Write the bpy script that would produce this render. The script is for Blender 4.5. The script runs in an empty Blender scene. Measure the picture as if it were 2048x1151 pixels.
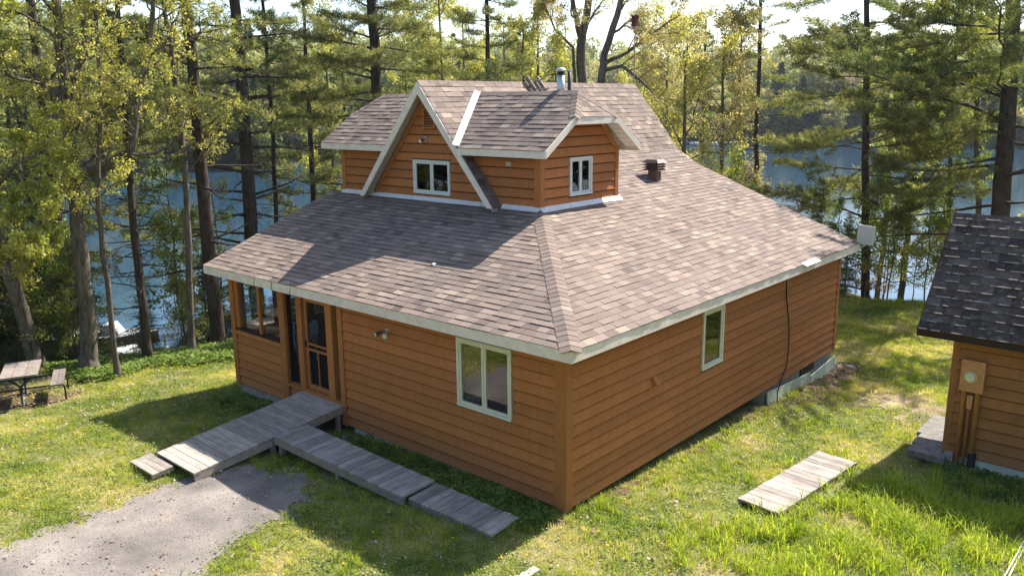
import bpy, math, random
import numpy as np
from mathutils import Vector, Matrix

SC = bpy.context.scene
COL = SC.collection

# ------------------------------------------------------------------ camera
CAM = dict(x=7.2177, y=-9.421, z=6.2309, yaw=0.7223, pitch=0.2214, roll=-0.0097, f=1647.667)
def _basis():
    cy, sy = math.cos(CAM['yaw']), math.sin(CAM['yaw'])
    F = Vector((-sy*math.cos(CAM['pitch']), cy*math.cos(CAM['pitch']), -math.sin(CAM['pitch'])))
    R = Vector((cy, sy, 0)); U = R.cross(F)
    cr, sr = math.cos(CAM['roll']), math.sin(CAM['roll'])
    return F, cr*R+sr*U, -sr*R+cr*U
CF, CR, CU = _basis()
CP = Vector((CAM['x'], CAM['y'], CAM['z']))
cd = bpy.data.cameras.new('camera'); cam = bpy.data.objects.new('camera', cd); COL.objects.link(cam)
cd.sensor_width = 36; cd.lens = 36*CAM['f']/2048; cd.clip_start = 0.1; cd.clip_end = 3000
cam.matrix_world = Matrix(((CR.x, CU.x, -CF.x, CP.x), (CR.y, CU.y, -CF.y, CP.y), (CR.z, CU.z, -CF.z, CP.z), (0, 0, 0, 1)))
SC.camera = cam

# ------------------------------------------------------------------ sky, sun, exposure
SUN_AZ, SUN_T = math.radians(83.4), 1.0756           # azimuth from +X towards +Y
SUN_EL = math.atan(SUN_T*math.sin(SUN_AZ))
w = bpy.data.worlds.new('World'); SC.world = w; w.use_nodes = True
nt = w.node_tree; bg = nt.nodes['Background']
sky = nt.nodes.new('ShaderNodeTexSky'); sky.sky_type = 'NISHITA'; sky.sun_disc = False
sky.sun_elevation = SUN_EL; sky.sun_rotation = math.pi/2-SUN_AZ
sky.air_density = 1.0; sky.dust_density = 1.0; sky.ozone_density = 1.0
nt.links.new(sky.outputs[0], bg.inputs[0]); bg.inputs[1].default_value = 0.125
sd = bpy.data.lights.new('sun', 'SUN'); sd.energy = 5.0; sd.angle = math.radians(0.53); sd.color = (1, .95, .87)
sun = bpy.data.objects.new('sun', sd); COL.objects.link(sun)
sdir = Vector((math.cos(SUN_EL)*math.cos(SUN_AZ), math.cos(SUN_EL)*math.sin(SUN_AZ), math.sin(SUN_EL)))
sun.location = sdir*60
sun.rotation_euler = sdir.to_track_quat('Z', 'Y').to_euler()
SC.view_settings.view_transform = 'Standard'; SC.view_settings.look = 'None'
SC.view_settings.exposure = 1.15; SC.view_settings.gamma = 1.0
SC.render.engine = 'CYCLES'
SC.cycles.max_bounces = 8; SC.cycles.transparent_max_bounces = 12
SC.cycles.sample_clamp_indirect = 6.0

# ------------------------------------------------------------------ basic helpers
RND = random.Random(11)
def ray(u, v):
    d = CF + CR*((u-1024)/CAM['f']) + CU*((575.5-v)/CAM['f']); return d
def at(u, v, D):
    d = ray(u, v); return CP + d*(D/math.hypot(d.x, d.y))
def sm(a, b, x): t = min(1, max(0, (x-a)/(b-a))); return t*t*(3-2*t)
EDGE = np.array([(-60, -110), (-26, -30), (-20, -12), (-17.0, -5), (-15.6, -1), (-15.0, 1), (-14.2, 5), (-18, 10.5), (-26, 19), (-27, 27), (-18, 33), (-12, 30), (-7, 23), (-3, 20.5), (0, 22.5), (9, 29), (24, 40), (60, 60)], float)
def edge_sd(x, y):
    x = np.asarray(x, float); y = np.asarray(y, float)
    best = np.full(x.shape, 1e9); sg = np.ones(x.shape)
    for i in range(len(EDGE)-1):
        a, b = EDGE[i], EDGE[i+1]; d = b-a; L2 = d@d
        t = np.clip(((x-a[0])*d[0]+(y-a[1])*d[1])/L2, 0, 1)
        px, py = x-(a[0]+t*d[0]), y-(a[1]+t*d[1])
        D = np.hypot(px, py); s = np.where(d[0]*(y-a[1])-d[1]*(x-a[0]) > 0, 1, -1)
        m = D < best; best = np.where(m, D, best); sg = np.where(m, s, sg)
    LP = np.vstack([EDGE, [(200, 60), (200, -300), (-60, -300)]]); ins = np.zeros(x.shape, bool)
    for i in range(len(LP)):
        (xa, ya), (xb, yb) = LP[i], LP[(i+1) % len(LP)]
        if ya != yb: ins ^= ((ya > y) != (yb > y)) & (x < (xb-xa)*(y-ya)/(yb-ya)+xa)
    return np.where(ins, -best, best)
WATER = -4.0
def ground_np(x, y):
    x = np.asarray(x, float); y = np.asarray(y, float)
    s = np.clip(-y/3, 0, 1)
    l = -.08-.05*np.maximum(0, -x-4-3.5*s)-.038*np.maximum(0, y)
    l = np.maximum(l, -2.2)
    l = l+.018*np.sin(x*1.3+.7)*np.sin(y*1.1)+.012*np.sin(x*3.1+y*2.3)
    e = edge_sd(x, y)
    return np.where(e > 0, np.maximum(l-.34*e-.05*np.minimum(e, 1), -6.0), l)
def gz(x, y): return float(ground_np(np.array([x]), np.array([y]))[0])
def on_ground(u, v, off=0.0):
    d = ray(u, v); t = 6.0
    while t < 400:
        p = CP+d*t
        if p.z < gz(p.x, p.y)+off: return p
        t += .04
    return CP+d*t

def nmat(name): 
    m = bpy.data.materials.new(name); m.use_nodes = True; n = m.node_tree; n.nodes.clear()
    out = n.nodes.new('ShaderNodeOutputMaterial'); return m, n, out
def N(n, t, **k):
    a = n.nodes.new(t)
    for q, v in k.items():
        if q == 'ins':
            for i, x in v.items(): a.inputs[i].default_value = x
        else: setattr(a, q, v)
    return a
def ramp(n, stops):
    r = n.nodes.new('ShaderNodeValToRGB'); e = r.color_ramp.elements
    while len(e) < len(stops): e.new(.5)
    for k, (p, c) in enumerate(stops): e[k].position = p; e[k].color = (*c, 1)
    return r
def noise(n, scale, detail=4, rough=.55, vec=None, dist=0):
    t = N(n, 'ShaderNodeTexNoise', ins={'Scale': scale, 'Detail': detail, 'Roughness': rough, 'Distortion': dist})
    if vec is not None: n.links.new(vec, t.inputs['Vector'])
    return t
def coords(n, scale=(1, 1, 1), rot=(0, 0, 0), kind='Object'):
    if kind == 'World': g = N(n, 'ShaderNodeNewGeometry'); o = g.outputs['Position']
    else: g = N(n, 'ShaderNodeTexCoord'); o = g.outputs[kind]
    m = N(n, 'ShaderNodeMapping'); m.inputs['Scale'].default_value = scale; m.inputs['Rotation'].default_value = rot
    n.links.new(o, m.inputs['Vector']); return m.outputs[0]
def mix(n, fac, a, b, mode='MIX'):
    m = N(n, 'ShaderNodeMix', data_type='RGBA', blend_type=mode)
    for s, v in ((0, fac), (6, a), (7, b)):
        if hasattr(v, 'links') or hasattr(v, 'is_linked'): n.links.new(v, m.inputs[s])
        else: m.inputs[s].default_value = v if s == 0 else (*v, 1)
    return m.outputs[2]
def bump(n, h, strength=.3, dist=.01):
    b = N(n, 'ShaderNodeBump', ins={'Strength': strength, 'Distance': dist}); n.links.new(h, b.inputs['Height']); return b.outputs[0]
def principled(n, out, col, rough=.8, spec=.3, normal=None, **k):
    p = N(n, 'ShaderNodeBsdfPrincipled')
    if hasattr(col, 'links'): n.links.new(col, p.inputs['Base Color'])
    else: p.inputs['Base Color'].default_value = (*col, 1)
    if hasattr(rough, 'links'): n.links.new(rough, p.inputs['Roughness'])
    else: p.inputs['Roughness'].default_value = rough
    p.inputs['Specular IOR Level'].default_value = spec
    for q, v in k.items(): p.inputs[q].default_value = v
    if normal is not None: n.links.new(normal, p.inputs['Normal'])
    n.links.new(p.outputs[0], out.inputs[0]); return p
MAT = {}
def simple(name, col, rough=.7, spec=.3, var=.12, scale=6, metal=0, bmp=.15):
    m, n, out = nmat(name); v = coords(n, kind='World')
    t = noise(n, scale, 6, .65, v)
    dark = tuple(c*(1-var*1.6) for c in col); light = tuple(min(1, c*(1+var)) for c in col)
    r = ramp(n, [(.3, dark), (.7, light)]); n.links.new(t.outputs[0], r.inputs[0])
    t2 = noise(n, scale*9, 4, .6, v)
    principled(n, out, r.outputs[0], rough, spec, bump(n, t2.outputs[0], bmp, .004), Metallic=metal)
    MAT[name] = m; return m

def m_siding(name='siding', hue=(.52, .197, .062), dark=(.45, .168, .052)):
    m, n, out = nmat(name); v = coords(n, (1, 1, 1), kind='World')
    g = noise(n, 3.2, 5, .6, v)                                    # broad wear
    grain = noise(n, 1, 5, .6, coords(n, (6, 6, 160), kind='World'))
    oi = N(n, 'ShaderNodeObjectInfo')
    c = ramp(n, [(.25, dark), (.75, hue)]); n.links.new(g.outputs[0], c.inputs[0])
    c2 = mix(n, .3, c.outputs[0], ramp_out(n, grain.outputs[0], [(.3, dark), (.8, tuple(min(1, q*1.15) for q in hue))]))
    rv = N(n, 'ShaderNodeMapRange', ins={3: .86, 4: 1.1}); n.links.new(oi.outputs['Random'], rv.inputs[0])
    hs = N(n, 'ShaderNodeHueSaturation'); n.links.new(rv.outputs[0], hs.inputs['Value']); n.links.new(c2, hs.inputs['Color'])
    st = noise(n, 1, 6, .7, coords(n, (9, 9, 1.2), kind='World'))   # weather streaks
    sr = ramp(n, [(.36, (.84, .86, .88)), (.62, (1.04, 1.03, 1.0))]); n.links.new(st.outputs[0], sr.inputs[0])
    fl = noise(n, 38, 3, .5, v); fr = ramp(n, [(.74, (0, 0, 0)), (.79, (1, 1, 1))]); n.links.new(fl.outputs[0], fr.inputs[0])
    c3 = mix(n, .7, hs.outputs[0], sr.outputs[0], 'MULTIPLY')
    sp = N(n, 'ShaderNodeSeparateXYZ'); n.links.new(coords(n, kind='World'), sp.inputs[0])
    zr = N(n, 'ShaderNodeMapRange', ins={1: -.05, 2: .55, 3: .55, 4: 0}); n.links.new(sp.outputs[2], zr.inputs[0])
    zn = N(n, 'ShaderNodeMath', operation='MULTIPLY'); n.links.new(zr.outputs[0], zn.inputs[0]); n.links.new(g.outputs[0], zn.inputs[1])
    c3 = mix(n, zn.outputs[0], c3, (.30, .17, .10))                 # splash dirt
    c4 = mix(n, fr.outputs[0], c3, tuple(q*.72+.06 for q in hue))
    principled(n, out, c4, .72, .25, bump(n, grain.outputs[0], .2, .003)); MAT[name] = m; return m
def ramp_out(n, fac, stops):
    r = ramp(n, stops); n.links.new(fac, r.inputs[0]); return r.outputs[0]

def m_shingle(name, lo, mid, hi, rough=.92, moss=0.0):
    m, n, out = nmat(name); v = coords(n, kind='World')
    at_ = N(n, 'ShaderNodeAttribute', attribute_name='tint')
    g = noise(n, 190, 3, .8, v); b = noise(n, .8, 4, .6, v); pz = noise(n, 9, 4, .7, v)
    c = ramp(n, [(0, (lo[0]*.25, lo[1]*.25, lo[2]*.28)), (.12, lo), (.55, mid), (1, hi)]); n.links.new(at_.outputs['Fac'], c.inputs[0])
    gr = ramp(n, [(.35, (.55, .55, .56)), (.65, (1.35, 1.33, 1.3))]); n.links.new(g.outputs[0], gr.inputs[0])
    c2 = mix(n, .75, c.outputs[0], gr.outputs[0], 'MULTIPLY')
    br = ramp(n, [(.3, (.86, .86, .88)), (.7, (1.1, 1.08, 1.06))]); n.links.new(b.outputs[0], br.inputs[0])
    c3 = mix(n, 1.0, c2, br.outputs[0], 'MULTIPLY')
    if moss:
        r = ramp(n, [(.52, (0, 0, 0)), (.62, (1, 1, 1))]); n.links.new(pz.outputs[0], r.inputs[0])
        mm = N(n, 'ShaderNodeMath', operation='MULTIPLY', ins={1: moss}); n.links.new(r.outputs[0], mm.inputs[0])
        c3 = mix(n, mm.outputs[0], c3, (.20, .19, .16))
    principled(n, out, c3, rough, .2, bump(n, g.outputs[0], .5, .003)); MAT[name] = m

def m_wood(name, a, b, dk, along='x', sp=.2, seed=0):
    m, n, out = nmat(name)
    sc = {'x': (2.5, 60, 60), 'y': (60, 2.5, 60), 'z': (60, 60, 2.5)}[along]
    v = coords(n, sc, kind='World'); oi = N(n, 'ShaderNodeObjectInfo')
    g = noise(n, 1, 6, .65, v, .4); w2 = noise(n, 5, 4, .6, coords(n, kind='World'))
    c = ramp_out(n, g.outputs[0], [(.28, dk), (.48, a), (.75, b)])
    rv = N(n, 'ShaderNodeMapRange', ins={3: .72, 4: 1.2}); n.links.new(oi.outputs['Random'], rv.inputs[0])
    hs = N(n, 'ShaderNodeHueSaturation'); n.links.new(rv.outputs[0], hs.inputs['Value']); n.links.new(c, hs.inputs['Color'])
    c2 = mix(n, .5, hs.outputs[0], ramp_out(n, w2.outputs[0], [(.3, (.6, .6, .62)), (.65, (1.1, 1.08, 1.05))]), 'MULTIPLY')
    principled(n, out, c2, .85, sp, bump(n, g.outputs[0], .6, .004)); MAT[name] = m

def m_bark(name, a, b, s=14):
    m, n, out = nmat(name); v = coords(n, (s, s, s*.22), kind='World')
    g = noise(n, 1, 6, .7, v, .6); w_ = noise(n, 1.2, 3, .5, coords(n, kind='World'))
    c = ramp_out(n, g.outputs[0], [(.33, a), (.66, b)])
    c2 = mix(n, .35, c, ramp_out(n, w_.outputs[0], [(.35, (.55, .6, .5)), (.6, (1.15, 1.12, 1.1))]), 'MULTIPLY')
    principled(n, out, c2, .95, .15, bump(n, g.outputs[0], .9, .03)); MAT[name] = m

def m_leaf(name, a, b, c, trans=.5, nscale=.6, tcol=None, rough=.55, spec=.25):
    """foliage: per-leaf tint attribute picks between three colours, with light passing through"""
    m, n, out = nmat(name)
    at_ = N(n, 'ShaderNodeAttribute', attribute_name='tint')
    nz = noise(n, nscale, 3, .6, coords(n, kind='World'))
    ad = N(n, 'ShaderNodeMath', operation='ADD'); sb = N(n, 'ShaderNodeMapRange', ins={1: .3, 2: .7, 3: -.28, 4: .28})
    n.links.new(nz.outputs[0], sb.inputs[0]); n.links.new(at_.outputs['Fac'], ad.inputs[0]); n.links.new(sb.outputs[0], ad.inputs[1])
    col = ramp_out(n, ad.outputs[0], [(.1, a), (.5, b), (.95, c)])
    p = N(n, 'ShaderNodeBsdfPrincipled', ins={'Roughness': rough, 'Specular IOR Level': spec}); n.links.new(col, p.inputs['Base Color'])
    t = N(n, 'ShaderNodeBsdfTranslucent')
    tc = mix(n, 1.0, col, tcol or (1.6, 1.55, .9), 'MULTIPLY'); n.links.new(tc, t.inputs[0])
    mx = N(n, 'ShaderNodeMixShader', ins={0: trans}); n.links.new(p.outputs[0], mx.inputs[1]); n.links.new(t.outputs[0], mx.inputs[2])
    n.links.new(mx.outputs[0], out.inputs[0]); MAT[name] = m

def m_glass(name='glass', tint=(.75, .8, .78), ior=1.55, extra=.07):
    m, n, out = nmat(name)
    fr = N(n, 'ShaderNodeFresnel', ins={'IOR': ior}); ad = N(n, 'ShaderNodeMath', operation='ADD', ins={1: extra}); n.links.new(fr.outputs[0], ad.inputs[0])
    gb = N(n, 'ShaderNodeNewGeometry'); iv = N(n, 'ShaderNodeMath', operation='SUBTRACT', ins={0: 1.0}); n.links.new(gb.outputs['Backfacing'], iv.inputs[1]); mu = N(n, 'ShaderNodeMath', operation='MULTIPLY'); n.links.new(ad.outputs[0], mu.inputs[0]); n.links.new(iv.outputs[0], mu.inputs[1]); ad = mu
    tr = N(n, 'ShaderNodeBsdfTransparent', ins={0: (*tint, 1)}); gl = N(n, 'ShaderNodeBsdfGlossy', ins={'Roughness': .02, 'Color': (.95, .97, 1, 1)})
    bz = noise(n, 1.4, 2, .4, coords(n, kind='World')); n.links.new(bump(n, bz.outputs[0], .08, .02), gl.inputs['Normal'])
    mx = N(n, 'ShaderNodeMixShader'); n.links.new(ad.outputs[0], mx.inputs[0]); n.links.new(tr.outputs[0], mx.inputs[1]); n.links.new(gl.outputs[0], mx.inputs[2])
    n.links.new(mx.outputs[0], out.inputs[0]); MAT[name] = m

m_siding(); m_siding('siding_trim', (.51, .20, .062), (.44, .17, .052)); m_siding('siding_dark', (.055, .027, .014), (.035, .018, .010))
simple('board_lap_shade', (.24, .09, .03), .9, .1, .25, 20); simple('shed_lap_shade', (.25, .105, .035), .9, .1, .25, 20); m_siding('shed_siding', (.47, .20, .06), (.30, .125, .038))  # first two: dark lip colours with the lap shadow painted in
m_shingle('shingle', (.13, .10, .085), (.25, .192, .16), (.39, .31, .24))
m_shingle('shed_shingle', (.055, .042, .036), (.11, .084, .070), (.19, .152, .128), moss=.5)
m_wood('deck_wood_x', (.42, .36, .30), (.60, .52, .44), (.15, .12, .095), 'x')
m_wood('deck_wood_y', (.38, .33, .28), (.56, .485, .415), (.14, .112, .09), 'y')
m_wood('pallet_wood', (.36, .31, .27), (.56, .50, .44), (.13, .095, .08), 'x')
m_wood('table_wood', (.24, .20, .17), (.38, .33, .28), (.12, .09, .07), 'x')
m_wood('raw_lumber', (.36, .24, .17), (.5, .36, .26), (.2, .12, .08), 'z')
m_bark('bark_pine', (.030, .023, .019), (.115, .090, .074))
m_bark('bark_maple', (.06, .05, .041), (.24, .205, .17), 10)
m_bark('bark_young', (.07, .055, .045), (.20, .165, .135), 20)
simple('white_paint', (.90, .80, .69), .55, .35, .10, 5); simple('white_vinyl', (.80, .81, .77), .4, .4, .04, 4)
simple('cream_vinyl', (.77, .75, .60), .45, .4, .05, 4)
simple('flashing', (.80, .80, .82), .5, .4, .10, 9); simple('soffit', (.55, .50, .42), .6, .3, .08, 5)
simple('concrete', (.36, .35, .31), .9, .2, .22, 5, bmp=.5); simple('pale_paint', (.56, .62, .50), .8, .2, .14, 6, bmp=.3)
simple('galvanised', (.62, .62, .60), .38, .5, .08, 8, metal=.75); simple('black_metal', (.03, .03, .032), .5, .4, .1, 8)
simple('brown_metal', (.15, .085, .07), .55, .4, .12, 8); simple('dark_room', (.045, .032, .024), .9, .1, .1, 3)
simple('painted_conduit', (.62, .29, .11), .5, .35, .12, 9); simple('white_plastic', (.78, .79, .78), .4, .4, .03, 5)
simple('stone', (.24, .215, .19), .9, .2, .25, 6, bmp=.8); simple('curtain', (.42, .17, .07), .9, .1, .15, 9)
simple('grey_plastic', (.60, .60, .55), .5, .4, .05, 6); simple('red_box', (.10, .025, .018), .7, .3, .15, 9)
simple('meter_glass', (.74, .74, .52), .15, .6, .2, 30); simple('boat_hull', (.35, .20, .13), .5, .4, .1, 3)
simple('blind', (.50, .50, .46), .7, .2, .04, 9); simple('rubber', (.012, .012, .012), .5, .3, .1, 9)
simple('lake_grey', (.45, .45, .43), .7, .2, .1, 2)
m_glass(); m_glass('porch_glass', (.93, .95, .94), 1.35, .02); m_glass('pane_dark', (.35, .38, .36), 1.5, .03)
m_leaf('maple_leaf', (.26, .27, .055), (.42, .40, .11), (.56, .51, .20), .5)
m_leaf('maple_bright', (.22, .25, .04), (.36, .37, .08), (.52, .50, .16), .45)
m_leaf('bud_leaf', (.29, .265, .12), (.43, .39, .19), (.48, .38, .24), .45)
m_leaf('green_leaf', (.09, .13, .025), (.18, .23, .045), (.32, .35, .09), .5)
m_leaf('red_leaf', (.20, .05, .02), (.33, .13, .05), (.30, .22, .08), .45)
m_leaf('needles', (.085, .105, .035), (.165, .18, .065), (.31, .30, .125), .48, 1.1, (1.5, 1.45, .8))
m_leaf('needles_dark', (.07, .10, .036), (.14, .17, .06), (.25, .26, .105), .48, 1.1, (1.4, 1.4, .8))
m_leaf('ground_leaf', (.09, .15, .025), (.18, .26, .045), (.32, .38, .10), .45, 2)
m_leaf('dry_leaf', (.20, .125, .08), (.38, .28, .20), (.55, .45, .35), .25, 3, (1.2, 1.1, .9))
m_leaf('long_blade', (.15, .24, .012), (.30, .385, .025), (.50, .53, .08), .45, .9)
m_leaf('flower', (.75, .50, .01), (.85, .62, .02), (.9, .7, .05), .3, 1, (1, 1, 1))

def m_grass():
    m, n, out = nmat('grass_blade')
    oi = N(n, 'ShaderNodeObjectInfo'); v = coords(n, kind='World')
    z = noise(n, .55, 4, .6, v); z2 = noise(n, 2.3, 3, .6, v)
    a = N(n, 'ShaderNodeMath', operation='MULTIPLY_ADD', ins={1: .45}); n.links.new(oi.outputs['Random'], a.inputs[0]); 
    s = N(n, 'ShaderNodeMapRange', ins={1: .3, 2: .7, 3: -.3, 4: .75}); n.links.new(z.outputs[0], s.inputs[0]); n.links.new(s.outputs[0], a.inputs[2])
    s2 = N(n, 'ShaderNodeMapRange', ins={1: .3, 2: .7, 3: -.15, 4: .15}); n.links.new(z2.outputs[0], s2.inputs[0])
    ad = N(n, 'ShaderNodeMath', operation='ADD'); n.links.new(a.outputs[0], ad.inputs[0]); n.links.new(s2.outputs[0], ad.inputs[1])
    col = ramp_out(n, ad.outputs[0], [(.05, (.13, .21, .015)), (.32, (.30, .36, .03)), (.58, (.50, .49, .09)), (.88, (.68, .58, .29))])
    p = N(n, 'ShaderNodeBsdfPrincipled', ins={'Roughness': .6, 'Specular IOR Level': .25}); n.links.new(col, p.inputs['Base Color'])
    t = N(n, 'ShaderNodeBsdfTranslucent'); n.links.new(mix(n, 1.0, col, (1.5, 1.5, .9), 'MULTIPLY'), t.inputs[0])
    mx = N(n, 'ShaderNodeMixShader', ins={0: .42}); n.links.new(p.outputs[0], mx.inputs[1]); n.links.new(t.outputs[0], mx.inputs[2]); n.links.new(mx.outputs[0], out.inputs[0])
    MAT['grass_blade'] = m
m_grass()
def m_lawn():
    m, n, out = nmat('lawn'); v = coords(n, kind='World')
    a = noise(n, .55, 4, .6, v); b = noise(n, 26, 5, .75, v); c = noise(n, 3, 4, .6, v)
    base = ramp_out(n, a.outputs[0], [(.3, (.10, .13, .03)), (.5, (.20, .19, .06)), (.72, (.40, .31, .17))])
    fine = ramp_out(n, b.outputs[0], [(.34, (.12, .13, .10)), (.5, (.85, .85, .8)), (.68, (2.2, 2.0, 1.8))])
    k = mix(n, .9, base, fine, 'MULTIPLY')
    k = mix(n, .35, k, ramp_out(n, c.outputs[0], [(.35, (.13, .18, .03)), (.7, (.42, .33, .19))]))
    principled(n, out, k, .95, .1, bump(n, b.outputs[0], .8, .03)); MAT['lawn'] = m
m_lawn()
def m_ground(name, stops, fs=60, bm=.7):
    m, n, out = nmat(name); v = coords(n, kind='World')
    a = noise(n, 1.1, 5, .6, v); b = noise(n, fs, 4, .8, v); vo = N(n, 'ShaderNodeTexVoronoi', ins={'Scale': fs*.9}); n.links.new(v, vo.inputs[0])
    base = ramp_out(n, a.outputs[0], stops)
    fine = ramp_out(n, b.outputs[0], [(.3, (.5, .5, .5)), (.7, (1.5, 1.48, 1.45))])
    k = mix(n, .85, base, fine, 'MULTIPLY')
    hs = N(n, 'ShaderNodeSeparateColor'); n.links.new(vo.outputs['Color'], hs.inputs[0])
    k = mix(n, .35, k, ramp_out(n, hs.outputs[0], [(.1, (.6, .6, .61)), (.9, (1.4, 1.38, 1.36))]), 'MULTIPLY')
    big = noise(n, .5, 4, .65, v, .8); k = mix(n, .8, k, ramp_out(n, big.outputs[0], [(.35, (.78, .76, .74)), (.55, (1.02, 1, 1)), (.7, (1.12, 1.06, 1.0))]), 'MULTIPLY')
    principled(n, out, k, .95, .15, bump(n, vo.outputs['Distance'], bm, .012)); MAT[name] = m
m_ground('gravel', [(.28, (.15, .132, .118)), (.5, (.235, .21, .19)), (.72, (.33, .29, .255))], 130, .4)
m_ground('soil', [(.3, (.07, .045, .03)), (.6, (.14, .09, .06)), (.8, (.22, .14, .10))], 20)
m_ground('bank', [(.3, (.06, .06, .025)), (.55, (.12, .10, .05)), (.75, (.20, .13, .08))], 14)
m_ground('far_floor', [(.3, (.03, .045, .02)), (.7, (.07, .08, .03))], 3)
def m_water():
    m, n, out = nmat('lake_water'); v = coords(n, (1, 1.6, 1), (0, 0, .7), kind='World')
    a = noise(n, 1.9, 4, .55, v, .5); b = noise(n, .35, 3, .5, v)
    sc_ = N(n, 'ShaderNodeMath', operation='MULTIPLY_ADD', ins={1: 1.6}); n.links.new(b.outputs[0], sc_.inputs[0]); n.links.new(a.outputs[0], sc_.inputs[2])
    p = principled(n, out, (.022, .062, .105), .07, .5, bump(n, sc_.outputs[0], .5, .024)); p.inputs['IOR'].default_value = 1.33
    MAT['lake_water'] = m
m_water()

# ------------------------------------------------------------------ objects
def mesh_np(name, V, F, mat, tint=None, smooth=False):
    """V (n,3) array, F list of int arrays (k,3) or (k,4)"""
    me = bpy.data.meshes.new(name)
    F = [np.asarray(f, np.int32) for f in (F if isinstance(F, list) else [F]) if len(f)]
    V = np.asarray(V, np.float32)
    nl = sum(f.size for f in F); npoly = sum(len(f) for f in F)
    me.vertices.add(len(V)); me.vertices.foreach_set('co', V.ravel())
    me.loops.add(nl); me.loops.foreach_set('vertex_index', np.concatenate([f.ravel() for f in F]))
    starts = []; s = 0
    for f in F:
        starts.append(s+np.arange(len(f))*f.shape[1]); s += f.size
    me.polygons.add(npoly); me.polygons.foreach_set('loop_start', np.concatenate(starts).astype(np.int32))
    if tint is not None:
        a = me.attributes.new('tint', 'FLOAT', 'FACE'); a.data.foreach_set('value', np.asarray(tint, np.float32))
    me.polygons.foreach_set('use_smooth', np.full(npoly, bool(smooth)))
    me.update(calc_edges=True); me.validate()
    if mat: me.materials.append(MAT[mat])
    return me
def link(name, me, parent=None, inv=None, kind=None):
    o = bpy.data.objects.new(name, me); COL.objects.link(o)
    if parent is not None:
        o.parent = parent
        if inv is not None: o.matrix_parent_inverse = Matrix.Translation(-Vector(inv))
    if kind: o['kind'] = kind
    return o
class Thing:
    """an Empty at the thing's base; parts are built in world coordinates unless local=True"""
    def __init__(s, name, label, cat, loc=(0, 0, 0), group=None, local=False, rz=0):
        s.o = bpy.data.objects.new(name, None); COL.objects.link(s.o); s.loc = Vector(loc); s.o.location = loc; s.o.rotation_euler.z = rz
        s.o.empty_display_size = .2; s.inv = None if local else loc
        s.o['label'] = label; s.o['category'] = cat
        if group: s.o['group'] = group
    def part(s, name, me, kind=None): return link(name, me, s.o, s.inv, kind)
def tag(o, label, cat, group=None, kind=None):
    o['label'] = label; o['category'] = cat
    if group: o['group'] = group
    if kind: o['kind'] = kind
    return o
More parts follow.
